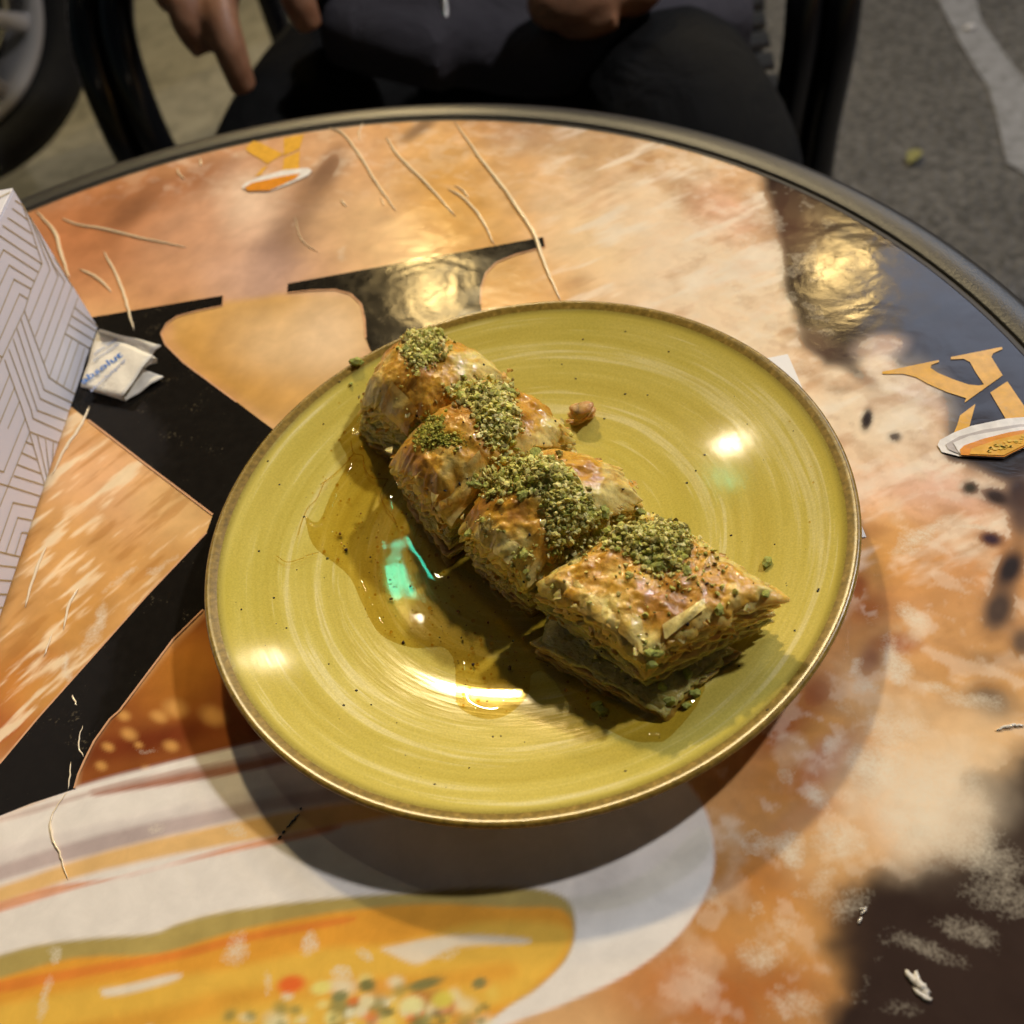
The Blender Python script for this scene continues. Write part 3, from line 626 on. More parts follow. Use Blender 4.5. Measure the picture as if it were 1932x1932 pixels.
for pts, w in [([(570, 0), (510, 130), (420, 260), (330, 440)], .0009), ([(300, 880), (225, 1060), (160, 1280)], .0007), ([(500, 1150), (440, 1260), (405, 1420)], .0006), ([(335, 1440), (280, 1590)], .0004), ([(460, 1830), (490, 1900)], .0004)]:
    crease(pts, Z1200, w, w)
for pts, w in [([(525, 40), (500, 170), (535, 240)], .0003), ([(455, 270), (435, 450)], .0003), ([(430, 455), (330, 620), (330, 740), (380, 850), (430, 1020)], .0004)]:
    crease(pts, Zb, w, w)
ZR = zoom(2124, 2124, 2.147)
for pts, w in [([(1180, 1590), (1230, 1660), (1290, 1700), (1320, 1790)], .0012), ([(1250, 1590), (1260, 1680), (1340, 1740)], .0009), ([(1230, 1700), (1300, 1770), (1345, 1770)], .0008), ([(885, 1210), (935, 1195)], .0003), ([(930, 1200), (900, 1245)], .0003), ([(905, 1255), (875, 1300)], .0004), ([(1750, 75), (1840, 45), (1932, 40)], .0006)]:
    crease(pts, ZR, w, w, M_chip)
# small scars cut into the film
ZM = zoom(800, 2124, 2.147)
for pts in [[(45, 765), (70, 740)], [(75, 722), (92, 710)], [(100, 695), (150, 640), (185, 595)], [(188, 575), (196, 570)]]:
    crease(pts, ZM, .00045, .0002, M_speck)

# ================================================================== PLATE
PC = Vector((.0023, .2313, 0)); RIM = .112
def plate_z(r):
    r = np.asarray(r, float)
    a, b, sl, cu = .050, .068, .22, 2.27
    t = np.clip((r - a) / (b - a), 0, 1); e = np.clip(r - b, 0, None)
    return .0052 + sl * (b - a) * (t ** 3 - t ** 4 / 2) + sl * e + cu * e * e
plate = tag(empty('plate', PC), 'mustard yellow glazed stoneware plate with bronze rim and throwing rings', 'plate')
rs = np.concatenate([np.linspace(0.0, .045, 18), np.linspace(.0465, .1085, 48)])
v, f = lathe([(r, float(plate_z(r))) for r in rs], 200); mesh_obj('glazed_well', v, f, M_glaze, plate)
zr = float(plate_z(.1085))
prof = [(.1085, zr), (.1103, float(plate_z(.1103)) + .0001), (.1113, .02105), (.1120, .0211), (.1126, .0207), (.1129, .0199), (.1126, .0189), (.1118, .0179)]
v, f = lathe(prof, 200); mesh_obj('rim_band', v, f, M_platerim, plate)
prof = [(.1118, .0179), (.108, .0155), (.100, .0112), (.088, .0066), (.076, .0034), (.066, .0020), (.0630, .0002), (.0600, .0002), (.0585, .0022), (0, .0024)]
v, f = lathe(prof, 160); mesh_obj('outer_wall', v, f, M_platewhite, plate)
# iron specks in the glaze, each a tiny raised dot
def plate_point(px, py):
    z = .006
    for _ in range(12):
        p = T(px, py, z); z = float(plate_z(math.hypot(p.x - PC.x, p.y - PC.y)))
    return T(px, py, z)
sp_px = [(540, 1185), (488, 1040), (620, 1253), (648, 1331), (885, 1449), (945, 1389), (672, 1303), (516, 1128), (573, 975), (527, 914), (505, 870), (1086, 714), (1140, 790), (1313, 888), (1205, 946), (1310, 1130), (1545, 1112), (1449, 1340), (1395, 1257), (1222, 745), (1262, 663), (1180, 743), (1060, 687), (1410, 800), (1330, 858), (1296, 911), (1462, 1027), (1380, 1010), (1544, 1115), (930, 1390), (455, 1150), (560, 1075), (700, 1330), (1180, 1455), (820, 1480), (1240, 980), (1500, 1190), (1100, 640), (1180, 625), (640, 720), (610, 800)]
sv_, sf_ = [], []
ico = bmesh.new(); bmesh.ops.create_icosphere(ico, subdivisions=1, radius=1); ICO_V = np.array([v.co[:] for v in ico.verts]); ICO_F = np.array([[v.index for v in f.verts] for f in ico.faces]); ico.free()
bm0 = bmesh.new(); bmesh.ops.create_icosphere(bm0, subdivisions=2, radius=1); ICO2_V = np.array([v.co[:] for v in bm0.verts]); ICO2_F = np.array([[v.index for v in f.verts] for f in bm0.faces]); bm0.free()
extra = []
for k in range(70):
    a = random.uniform(0, 6.283); r = math.sqrt(random.uniform(.0, 1)) * .104
    extra.append(Vector((PC.x + r * math.cos(a), PC.y + r * math.sin(a), float(plate_z(r)))))
parts = []
for i, p in enumerate([plate_point(*q) for q in sp_px] + extra):
    s = random.uniform(.00035, .00055) if i < len(sp_px) else random.uniform(.0001, .00026)
    parts.append(((ICO_V * [s * random.uniform(.8, 1.5), s, s * .3] + [p.x - PC.x, p.y - PC.y, p.z]).tolist(), ICO_F.tolist()))
v, f = join(parts); o = mesh_obj('glaze_specks', v, f, M_speck, plate); o['kind'] = 'stuff'

# ================================================================== BAKLAVA
def add_cols(me, cols):
    a = me.color_attributes.new('Col', 'FLOAT_COLOR', 'POINT')
    cols = np.clip(np.asarray(cols), 0, 1)
    a.data.foreach_set('color', np.concatenate([cols, np.ones((len(cols), 1))], 1).astype(np.float32).ravel())
def np_mesh(name, V, Fq, cols, m, parent=None):
    me = bpy.data.meshes.new(name); V = np.asarray(V, np.float32); Fq = np.asarray(Fq, np.int32); k = Fq.shape[1]
    me.vertices.add(len(V)); me.vertices.foreach_set('co', V.ravel())
    me.loops.add(Fq.size); me.loops.foreach_set('vertex_index', Fq.ravel())
    me.polygons.add(len(Fq)); me.polygons.foreach_set('loop_start', np.arange(0, Fq.size, k)); me.polygons.foreach_set('loop_total', np.full(len(Fq), k))
    me.update(calc_edges=True); me.polygons.foreach_set('use_smooth', np.ones(len(Fq), bool))
    if cols is not None: add_cols(me, cols)
    me.materials.append(m)
    o = bpy.data.objects.new(name, me); COL.objects.link(o)
    if parent: o.parent = parent
    return o
mixc = lambda a, b, t: np.asarray(a)[None] * (1 - t[:, None]) + np.asarray(b)[None] * t[:, None]
GOLD, PALE, TOAST, BURN = lin('d6a038'), lin('ebd07e'), lin('be8426'), lin('8a5819')
OLIVE, TAN, SOAK = lin('a39a48'), lin('ccb468'), lin('947636')

def bilinear(q, u, v):                       # q: L,F,R,B ; u along L->F , v along L->B
    L, Fr, R, B = [np.array(c) for c in q]
    s = (u + 1) / 2; t = (v + 1) / 2
    return (L[None] * ((1 - s) * (1 - t))[:, None] + Fr[None] * (s * (1 - t))[:, None] + R[None] * (s * t)[:, None] + B[None] * ((1 - s) * t)[:, None])
BVHS = []; ALLV, ALLF = [], []
def baklava(idx_, label, top_q, base_q, z0, z1, dome, shift=None, nlay=22, seed=0, rounding=.30, toast=(0, 0), corner_in=.05, lower=None):
    r = np.random.default_rng(seed); cen = np.mean(np.array(base_q), 0)
    root = tag(empty('baklava_piece', (cen[0], cen[1], z0)), label, 'baklava', 'baklava pieces on the plate')
    o3 = np.array([cen[0], cen[1], z0]); nn = 30
    uu, vv = np.meshgrid(np.linspace(-1, 1, nn), np.linspace(-1, 1, nn), indexing='ij'); uu = uu.ravel(); vv = vv.ravel()
    fq = np.array(grid_faces(nn, nn))
    VL, FL, CL = [], [], []; VF, FF, CF = [], [], []
    cnt = cntf = 0
    for k in range(nlay):
        if k == nlay - 1:
            nn = 96; uu, vv = np.meshgrid(np.linspace(-1, 1, nn), np.linspace(-1, 1, nn), indexing='ij'); uu = uu.ravel(); vv = vv.ravel(); fq = np.array(grid_faces(nn, nn))
        t = k / (nlay - 1); q = [np.array(b) * (1 - t) + np.array(a) * t for a, b in zip(top_q, base_q)] if not (lower and t < .36) else [np.array(b) for b in lower]
        cq = np.mean(q, 0)
        # pillowed outline: corners pulled in a little, ragged edges
        e = np.maximum(np.abs(uu), np.abs(vv)); ang = np.arctan2(vv, uu)
        sd = k * 7.7 + seed * 31
        rag = (vnoise(np.cos(ang) * 4 + sd, np.sin(ang) * 4 + sd * .7) - .5) * .10 + (vnoise(np.cos(ang) * 14 + sd, np.sin(ang) * 14 + 3 + sd) - .5) * (.12 if t > .62 else .08)
        size = 1.0 + r.normal(0, .016)
        corner = (np.abs(uu) * np.abs(vv)) ** 2
        su = uu * (size + rag * e ** 4 - corner_in * corner); sv2 = vv * (size + rag * e ** 4 - corner_in * corner)
        xy = bilinear(q, su, sv2)
        if shift: xy = xy + np.array(shift(t))[None]
        edge = np.clip((e - (1 - rounding)) / rounding, 0, 1)
        dm = dome * t ** 1.6 * (1 - (np.abs(su) ** 2.2) * .62 - (np.abs(sv2) ** 2.2) * .62 + .12)
        rip = (fbm(xy[:, 0] * 180 + sd, xy[:, 1] * 180 + sd * .3, 3) - .5) * (.0022 if k < nlay - 1 else .0030)
        z = z0 + (z1 - z0) * t + dm + rip - edge ** 2 * .0035 * t ** 2 * (vnoise(np.cos(ang) * 3 + sd, np.sin(ang) * 3) + .25)
        if k == 0: z = np.maximum(z, z0)
        if k == nlay - 1:                        # blistered, wrinkled top sheet
            cwx = xy[:, 0] * math.cos(seed) + xy[:, 1] * math.sin(seed); cwy = -xy[:, 0] * math.sin(seed) + xy[:, 1] * math.cos(seed)
            rg = 1 - np.abs(2 * fbm(cwx * 55 + sd, cwy * 170 + sd, 3) - 1)
            z = z + (rg - .75) * .0016 + (fbm(xy[:, 0] * 500, xy[:, 1] * 500 + sd, 3) - .5) * .0004
        P = np.concatenate([xy, z[:, None]], 1) - o3
        nz = fbm(xy[:, 0] * 260 + sd, xy[:, 1] * 260, 3)
        if t > .62: cc = mixc(PALE, GOLD, np.clip(nz * 1.2 - .1, 0, 1))
        elif t > .30: cc = mixc(OLIVE, TAN, np.clip(nz * 1.6 - .4, 0, 1))
        else: cc = mixc(SOAK, TAN, np.clip(nz * 1.3 - .35, 0, 1))
        th = .0007 if t > .62 else .0009
        under = P - np.array([0, 0, th])[None]
        n0 = len(P)
        faces = np.concatenate([fq, fq[:, ::-1] + n0])
        # rim of the sheet
        ring = [i * nn for i in range(nn)] + [(nn - 1) * nn + j for j in range(1, nn)] + [i * nn + nn - 1 for i in range(nn - 2, -1, -1)] + [j for j in range(nn - 2, 0, -1)]
        rf = np.array([(ring[i], ring[(i + 1) % len(ring)], ring[(i + 1) % len(ring)] + n0, ring[i] + n0) for i in range(len(ring))])
        faces = np.concatenate([faces, rf[:, ::-1]])
        if k == nlay - 1:
            # toasted crust sheet
            d = np.sqrt((su - toast[0]) ** 2 + (sv2 - toast[1]) ** 2)
            pat = fbm(xy[:, 0] * 95 + sd, xy[:, 1] * 95, 4)
            tt = np.clip(1.10 - d * .72 + (pat - .5) * 2.0, 0, 1)
            cc = mixc(PALE, GOLD, np.clip(tt * 2.4, 0, 1)); cc = cc * (1 - np.clip(tt * 2 - .75, 0, 1)[:, None]) + np.array(TOAST)[None] * np.clip(tt * 2 - .75, 0, 1)[:, None]
            b2 = np.clip(tt * 2.4 - 1.75, 0, 1) * np.clip(pat * 3 - 1.1, 0, 1); cc = cc * (1 - .7 * b2[:, None]) + np.array(BURN)[None] * .7 * b2[:, None]
            crust = np_mesh('crust', np.concatenate([P, under]), faces, np.concatenate([cc, cc]), M_crust, root)
            topP = P
        elif .30 < t <= .62:
            VF.append(np.concatenate([P, under])); FF.append(faces + cntf); CF.append(np.concatenate([cc, cc])); cntf += 2 * n0
        else:
            VL.append(np.concatenate([P, under])); FL.append(faces + cnt); CL.append(np.concatenate([cc, cc])); cnt += 2 * n0
    np_mesh('filo_layers', np.concatenate(VL), np.concatenate(FL), np.concatenate(CL), M_filo, root)
    np_mesh('nut_filling', np.concatenate(VF), np.concatenate(FF), np.concatenate(CF), M_fill, root)
    # small ragged flakes along the cut edges
    FV, FFc, FC = [], [], []; fb_ = 0
    for k in range(150):
        t = r.uniform(.35, 1.0); q = [np.array(b) * (1 - t) + np.array(a) * t for a, b in zip(top_q, base_q)]
        e_ = r.integers(4); a_ = r.uniform(-.95, .95); w_ = r.uniform(.0012, .0045); L_ = r.uniform(.0008, .0026)
        u0, v0 = [(a_, -1), (1, a_), (a_, 1), (-1, a_)][e_]
        p0 = bilinear(q, np.array([u0 * .98]), np.array([v0 * .98]))[0]; pc = np.mean(q, 0)
        outd = p0 - pc; outd /= np.linalg.norm(outd); tang = np.array([-outd[1], outd[0]])
        z_ = z0 + (z1 - z0) * t + (dome * t ** 1.6 * .35 if t > .8 else dome * t ** 1.6 * .25); tilt = r.uniform(-.9, .35)
        pts_ = []
        for i_ in range(5):
            for j_ in range(4):
                a1 = (i_ / 4 - .5) * w_ * (1 - .55 * (j_ / 3)) ; l1 = L_ * (j_ / 3) * (1 + r.normal(0, .12))
                xy_ = p0 + tang * a1 + outd * (l1 * math.cos(tilt) - .0006)
                pts_.append([xy_[0], xy_[1], z_ + l1 * math.sin(tilt) + .0004 * math.sin(i_ * 1.7 + k) - .0005 * (j_ / 3) ** 2])
        pts_ = np.array(pts_) - o3; ff = np.array(grid_faces(5, 4))
        FV.append(pts_); FFc.append(ff + fb_); fb_ += len(pts_)
        cc_ = np.array(PALE if r.random() < .5 else GOLD) * r.uniform(.8, 1.1); FC.append(np.repeat(cc_[None], len(pts_), 0))
    fo = np_mesh('filo_flakes', np.concatenate(FV), np.concatenate(FFc), np.concatenate(FC), M_filo, root); fo['kind'] = 'stuff'
    # solid heart so that no light leaks between the sheets
    hv = []
    HT = [0, .18, .358, .362, .45, .6, .8, 1.0]
    for t in HT:
        q = [np.array(b) * (1 - t) + np.array(a) * t for a, b in zip(top_q, base_q)] if not (lower and t < .36) else [np.array(b) for b in lower]
        a8 = np.linspace(0, 2 * np.pi, 40, endpoint=False)
        sq = .90 / np.maximum(np.abs(np.cos(a8)), np.abs(np.sin(a8)))
        xy = bilinear(q, np.cos(a8) * sq, np.sin(a8) * sq)
        if shift: xy = xy + np.array(shift(t))[None]
        hv.append(np.concatenate([xy, np.full((40, 1), z0 + (z1 - z0) * t - .0012 * t)], 1) - o3)
    HV = np.concatenate(hv); HF = [(a * 40 + b, a * 40 + (b + 1) % 40, (a + 1) * 40 + (b + 1) % 40, (a + 1) * 40 + b) for a in range(7) for b in range(40)]
    n3 = fbm(HV[:, 0] * 400, HV[:, 2] * 500, 3); np_mesh('nut_heart', HV, HF, mixc(SOAK, OLIVE, n3), M_fill, root)
    for V_, F_ in ((np.concatenate(VL), np.concatenate(FL)), (np.concatenate(VF), np.concatenate(FF))):
        b = sum(len(a) for a in ALLV); ALLV.append(V_ + o3); ALLF.append(F_ + b)
    b = sum(len(a) for a in ALLV); ALLV.append(topP + o3); ALLF.append(fq + b)
    return root
def grow(q, k):
    c_ = np.mean(np.array(q), 0); return [tuple(c_ + (np.array(p) - c_) * k) for p in q]
P1 = baklava(1, 'smallest-looking baklava piece, one end against the plate edge, ground nuts heaped on its crown', grow([(-.045, .299), (-.0195, .274), (.0125, .291), (-.019, .331)], 1.05), grow([(-.0535, .299), (-.029, .270), (.012, .293), (-.02, .334)], 1.03), .0062, .030, .0115, seed=1, toast=(0, -.1))
P2 = baklava(2, 'baklava piece with jagged filo points and two separate sprinklings of pistachio', grow([(-.0370, .259), (-.0205, .2300), (.0270, .250), (.0066, .2845)], 1.05), grow([(-.0405, .277), (-.0265, .2290), (.0270, .255), (.005, .289)], 1.02), .0055, .0330, .0125, seed=2, toast=(-.25, .0))
P3 = baklava(3, 'baklava piece almost buried under the widest heap of ground pistachio', grow([(-.0185, .2225), (-.0015, .1945), (.0425, .2150), (.021, .2450)], 1.05), grow([(-.0180, .2230), (-.0025, .1975), (.0425, .2180), (.02, .248)], 1.02), .0055, .0325, .0130, seed=3, toast=(-.5, -.3))
sh4 = lambda t: (.0006, -.0135) if t < .30 else (0.0, 0.0)
P4 = baklava(4, 'large baklava piece with its bottom layer slid out and square cut layered sides', grow([(.0042, .189), (.0262, .1555), (.0676, .1640), (.0435, .2030)], 1.07), grow([(.0012, .1950), (.0262, .1575), (.064, .168), (.042, .208)], 1.06), .0055, .0365, .0030, lower=grow([(-.0030, .1815), (.0280, .1455), (.0545, .1605), (.022, .1980)], 1.04), seed=4, rounding=.16, toast=(-.1, .2), corner_in=.0, nlay=26)
BV = BVHTree.FromPolygons([tuple(p) for p in np.concatenate(ALLV)], [tuple(int(i) for i in q) for q in np.concatenate(ALLF)])
def cast(px, py):
    d = ray(px, py).normalized(); h = BV.ray_cast(CAMP, d)
    if h[0] is None: return None
    nrm = h[1]; nrm = nrm if nrm.dot(d) < 0 else -nrm
    return h[0], nrm

# loose filo flakes lifting from the pieces
def flake(piece, pts, curl=.0015, m=M_crust, c0=PALE, c1=GOLD, lift=.0006):
    """a curved leaf of filo laid over the pastry between four photo points"""
    H = []
    for p in pts:
        h = cast(*p[:2])
        if h is None: return
        H.append(h[0] + h[1] * (lift + (p[2] if len(p) > 2 else 0)))
    n = 9; V = []
    side = (H[1] - H[0]).cross(H[3] - H[0]).normalized(); 
    if side.dot(CAMP - H[0]) < 0: side = -side
    for i in range(n):
        for j in range(n):
            a, b = i / (n - 1), j / (n - 1)
            jag = .05 * math.sin(a * 31 + j) * (1 if j in (0, n - 1) else 0)
            p = H[0] * ((1 - a) * (1 - b)) + H[1] * (a * (1 - b)) + H[2] * (a * b) + H[3] * ((1 - a) * b)
            p = p + side * (curl * (math.sin(math.pi * a) * math.sin(math.pi * b) + .35 * math.sin(9 * a + 5 * b)) )+ (H[1] - H[0]) * jag
            V.append(p - Vector(piece.location))
    V = np.array(V); fq = np.array(grid_faces(n, n)); sd = np.array(side) * .0004
    nz = fbm(V[:, 0] * 300, V[:, 1] * 300, 3); cc = mixc(c0, c1, np.clip(nz * 1.5 - .2, 0, 1))
    np_mesh('filo_flake', np.concatenate([V, V - sd[None]]), np.concatenate([fq, fq[:, ::-1] + len(V)]), np.concatenate([cc, cc]), m, piece)
flake(P2, [(905, 850, .001), (925, 905), (850, 985, .002), (825, 950, .002)], .002)
flake(P2, [(800, 800), (840, 850), (790, 900, .001), (755, 840, .001)], .0012, c0=GOLD, c1=PALE)
flake(P2, [(960, 745), (1040, 760), (1060, 800), (985, 800)], .0022, c0=PALE, c1=PALE)
flake(P1, [(740, 720), (790, 770), (770, 820, .001), (720, 770, .001)], .0012)
flake(P3, [(1060, 860), (1150, 890), (1230, 940), (1120, 905)], .003, c0=lin('c98a50'), c1=lin('d6a070'))
flake(P3, [(945, 1000), (985, 1030), (960, 1060, .001), (930, 1040)], .001, c0=PALE, c1=PALE)
flake(P4, [(1080, 1090), (1130, 1130), (1150, 1180, .0005), (1090, 1150)], .001)
flake(P4, [(1150, 1130), (1210, 1170), (1215, 1230, .001), (1165, 1190)], .0012, c0=GOLD, c1=PALE)
flake(P4, [(1330, 1010), (1400, 1030), (1440, 1090, .001), (1370, 1080)], .0014, c0=PALE, c1=TAN)
flake(P4, [(1250, 1180), (1330, 1130), (1330, 1150, .001), (1250, 1205, .001)], .0008, c0=TAN, c1=PALE)

# ---- ground pistachio
NUTC = [lin('8a8236'), lin('93843e'), lin('dad276'), lin('cfc864'), lin('ddd478'), lin('bcb954'), lin('ebe192'), lin('a5a846'), lin('f0e6a0'), lin('b6b258'), lin('d8cb74')]
def inpoly(p, poly_):
    x, y = p; c_ = False
    for (x1, y1), (x2, y2) in zip(poly_, poly_[1:] + poly_[:1]):
        if (y1 > y) != (y2 > y) and x < (x2 - x1) * (y - y1) / (y2 - y1) + x1: c_ = not c_
    return c_
def edge_dist(p, poly_):
    x, y = p; d = 1e9
    for (x1, y1), (x2, y2) in zip(poly_, poly_[1:] + poly_[:1]):
        ex, ey = x2 - x1, y2 - y1; t = max(0, min(1, ((x - x1) * ex + (y - y1) * ey) / (ex * ex + ey * ey)))
        d = min(d, math.hypot(x - x1 - t * ex, y - y1 - t * ey))
    return d
def rotm(r_):
    q = r_.normal(size=4); q /= np.linalg.norm(q); a, b, c_, d = q
    return np.array([[1 - 2 * (c_ * c_ + d * d), 2 * (b * c_ - a * d), 2 * (b * d + a * c_)], [2 * (b * c_ + a * d), 1 - 2 * (b * b + d * d), 2 * (c_ * d - a * b)], [2 * (b * d - a * c_), 2 * (c_ * d + a * b), 1 - 2 * (b * b + c_ * c_)]])
def crumbs(name, label, polys, count, smin, smax, pile, cols=None, seed=1):
    cols = cols or NUTC
    r_ = np.random.default_rng(seed); Vs, Fs, Cs = [], [], []; b = 0
    for pl, cn in zip(polys, count):
        xs = [p[0] for p in pl]; ys = [p[1] for p in pl]; made = 0; tries = 0
        while made < cn and tries < cn * 6:
            tries += 1; p = (r_.uniform(min(xs) - 20, max(xs) + 20), r_.uniform(min(ys) - 20, max(ys) + 20)); ins = inpoly(p, pl); ed = edge_dist(p, pl)
            if not ins and (ed > 20 or r_.random() > .30 * (1 - ed / 20) ** 2): continue
            if ins and ed < 12 and r_.random() < .35: continue
            h = cast(*p)
            if h is None: continue
            made += 1
            s = smin + (smax - smin) * r_.random() ** 5.5
            hgt = (min(1, ed / 30) if ins else 0) * pile * r_.random() ** .8
            pos = np.array(h[0]) + np.array(h[1]) * s * .5 + np.array([0, 0, 1]) * hgt
            blob = ICO_V * (1 + r_.normal(0, .2, (len(ICO_V), 1))) * (s * r_.uniform(.45, 1.55, 3))
            blob = blob @ rotm(r_).T + pos
            c_ = np.array(cols[r_.integers(len(cols))]) * r_.uniform(.75, 1.2)
            Vs.append(blob); Fs.append(ICO_F + b); b += len(blob); Cs.append(np.repeat(c_[None], len(blob), 0))
    V_ = np.concatenate(Vs); o0 = V_.mean(0)
    o = np_mesh(name, V_ - o0, np.concatenate(Fs), np.concatenate(Cs), M_nut); o.location = o0
    for p_ in o.data.polygons: p_.use_smooth = False
    return tag(o, label, 'ground nuts', kind='stuff')
Z1 = zoom(950, 850, 2.415); Z2 = zoom(1500, 1400, 2.273)
c1 = [Z1(*p) for p in [(590, 340), (700, 265), (850, 250), (915, 310), (870, 420), (800, 520), (700, 560), (600, 500), (575, 430)]]
crumbs('ground_pistachio', 'ground pistachio on the crown of the piece at the plate edge', [c1], [2600], .00016, .0011, .0022, seed=11)
c2 = [Z1(*p) for p in [(900, 730), (1000, 690), (1200, 645), (1370, 740), (1350, 800), (1410, 980), (1300, 1130), (1180, 1090), (1130, 950), (1080, 850), (950, 800)]]
crumbs('ground_pistachio', 'coarse pale green pistachio running across the piece with jagged points', [c2], [3600], .00016, .0013, .0020, seed=12)
c2b = [Z1(*p) for p in [(650, 1000), (780, 910), (870, 930), (860, 1040), (1020, 1090), (900, 1130), (740, 1130), (650, 1090)]]
crumbs('ground_pistachio', 'small bright yellow green patch of fine pistachio beside the jagged points', [c2b], [1500], .00016, .0007, .0010, cols=[lin('a3a02c'), lin('b5ae3c'), lin('8d8f2a'), lin('c0b850')], seed=13)
c3 = [Z1(*p) for p in [(1090, 1380), (1300, 1215), (1500, 1180), (1680, 1235), (1780, 1330), (1830, 1450), (1932, 1520)]] + [Z2(*p) for p in [(560, 240), (720, 290), (960, 330), (1180, 290), (1330, 270), (1400, 330), (1230, 430), (1180, 520), (1160, 650), (980, 640), (870, 560), (760, 480), (600, 460), (520, 520), (340, 540), (270, 420), (250, 220)]] + [Z1(*p) for p in [(1590, 1480), (1400, 1430), (1220, 1490)]]
crumbs('ground_pistachio', 'widest heap of ground green pistachio, spilling from one piece onto the next', [c3], [13000], .00015, .0011, .0036, seed=14)
loose = [[Z2(*p) for p in [(850, 1150), (1050, 1150), (1050, 1320), (880, 1320)]], [Z1(*p) for p in [(1030, 1700), (1220, 1620), (1250, 1720), (1080, 1800)]], [Z1(*p) for p in [(1780, 980), (1860, 1000), (1860, 1130), (1790, 1110)]], [Z2(*p) for p in [(20, 480), (160, 490), (140, 640), (30, 700)]], [Z2(*p) for p in [(600, 1000), (900, 1150), (900, 1450), (500, 1250)]], [Z2(*p) for p in [(300, 500), (420, 520), (400, 600), (300, 610)]], [Z1(*p) for p in [(1380, 1880), (1500, 1860), (1500, 1932), (1380, 1932)]],
         [(690, 610), (950, 700), (900, 800), (680, 780)], [(1050, 930), (1440, 1090), (1200, 1280), (1020, 1130)], [(1180, 960), (1390, 990), (1350, 1110), (1170, 1100)]]
crumbs('ground_pistachio', 'stray green pistachio bits clinging to the cut sides of the pieces', loose, [40, 60, 90, 60, 60, 50, 40, 80, 160, 420], .00015, .0009, .0003, seed=15)
BLK = [lin('1d160c'), lin('2c2010')]
crumbs('pepper_specks', 'tiny black specks scattered over the pastry', [[(690, 610), (950, 690), (1440, 1080), (1230, 1370), (1000, 1150), (720, 900)]], [60], .00025, .0007, .0, cols=BLK, seed=16)
# larger chopped pieces, each one a thing
chunk_px = [(Z1(960, 720), .0017), (Z1(1345, 752), .0018), (Z1(1225, 870), .0019), (Z1(1105, 1400), .0020), (Z1(870, 300), .0018), (Z1(605, 455), .0016), (Z1(1415, 655), .0013), (Z1(785, 335), .0018), (Z1(1530, 1190), .0022), (Z1(1440, 1480), .0017), (Z1(1250, 790), .0014), (Z1(1190, 1420), .0016), (Z1(1060, 1750), .0015), (Z1(1445, 1900), .0016),
            (Z2(915, 175), .0022), (Z2(640, 255), .0019), (Z2(730, 285), .0018), (Z2(405, 555), .0019), (Z2(1010, 635), .0019), (Z2(950, 1190), .0017), (Z2(960, 1265), .0016), (Z2(1005, 1195), .0014), (Z2(1085, 1530), .0017), (Z2(1420, 910), .0015), (Z2(100, 150), .0017), (Z2(110, 530), .0020), (Z2(560, 400), .0016), (Z2(1200, 660), .0014), (Z2(1150, 340), .0018), (Z2(870, 250), .0016)]
ch_b = None
protos = []
for k in range(3):
    r_ = np.random.default_rng(50 + k); V_ = ICO2_V * [1.25, .85, .7]; V_ = V_ * (1 + .55 * (fbm(V_[:, 0] * 2.6 + k * 5, V_[:, 1] * 2.6 + V_[:, 2] * 1.9, 2) - .5)[:, None] * 2)
    cc = mixc(lin('8c9c3c'), lin('b8b75e'), fbm(V_[:, 0] * 2 + k, V_[:, 2] * 2, 3))
    o = np_mesh('pistachio_chunk', V_, ICO2_F, cc, M_nut); o.data.polygons.foreach_set('use_smooth', np.zeros(len(ICO2_F), bool)); protos.append(o.data); bpy.data.objects.remove(o)
def chunk(pos, s, k, label, group=None):
    o = bpy.data.objects.new('pistachio_chunk', protos[k % 3]); COL.objects.link(o); o.location = pos; o.scale = (s, s, s)
    o.rotation_euler = (random.uniform(-.6, .6), random.uniform(-.6, .6), random.uniform(0, 6.28)); return tag(o, label, 'nut', group)
for k, (p, s) in enumerate(chunk_px):
    h = cast(*p)
    if h:
        w_ = min(range(4), key=lambda i_: (Vector((h[0].x, h[0].y)) - Vector(([(-.017, .3), (-.006, .258), (.013, .213), (.036, .18)])[i_])).length)
        where = ['crown of the piece at the plate edge', 'piece with jagged filo points', 'piece under the widest nut heap', 'large square cut piece'][w_]
        chunk(h[0] + h[1] * s * .45, s, k, 'chopped green pistachio chunk lying on the ' + where, 'pistachio chunks on the ' + where)
chunk(plate_point(*Z1(255, 545)) + Vector((0, 0, .0014)), .0026, 0, 'round green pistachio chunk stuck just inside the plate rim, beside the smallest-looking piece')
chunk(plate_point(*Z1(210, 690)) + Vector((0, 0, .0005)), .0009, 1, 'tiny pistachio bit alone on bare glaze, between the round rim chunk and the syrup')
for k, p in enumerate([(1210, 1350), (1040, 1440), (1200, 1560), (1260, 1480), (600, 1560), (640, 1600), (1740, 600), (1730, 815)]):
    pp = plate_point(*Z2(*p)); h = cast(*Z2(*p))
    if h and (h[0] - CAMP).length < (pp - CAMP).length: pp = h[0]
    chunk(pp + Vector((0, 0, .0008)), random.uniform(.0013, .002), k, 'chopped pistachio chunk fallen around the foot of the large square cut piece', 'pistachio chunks at the foot of the large piece')
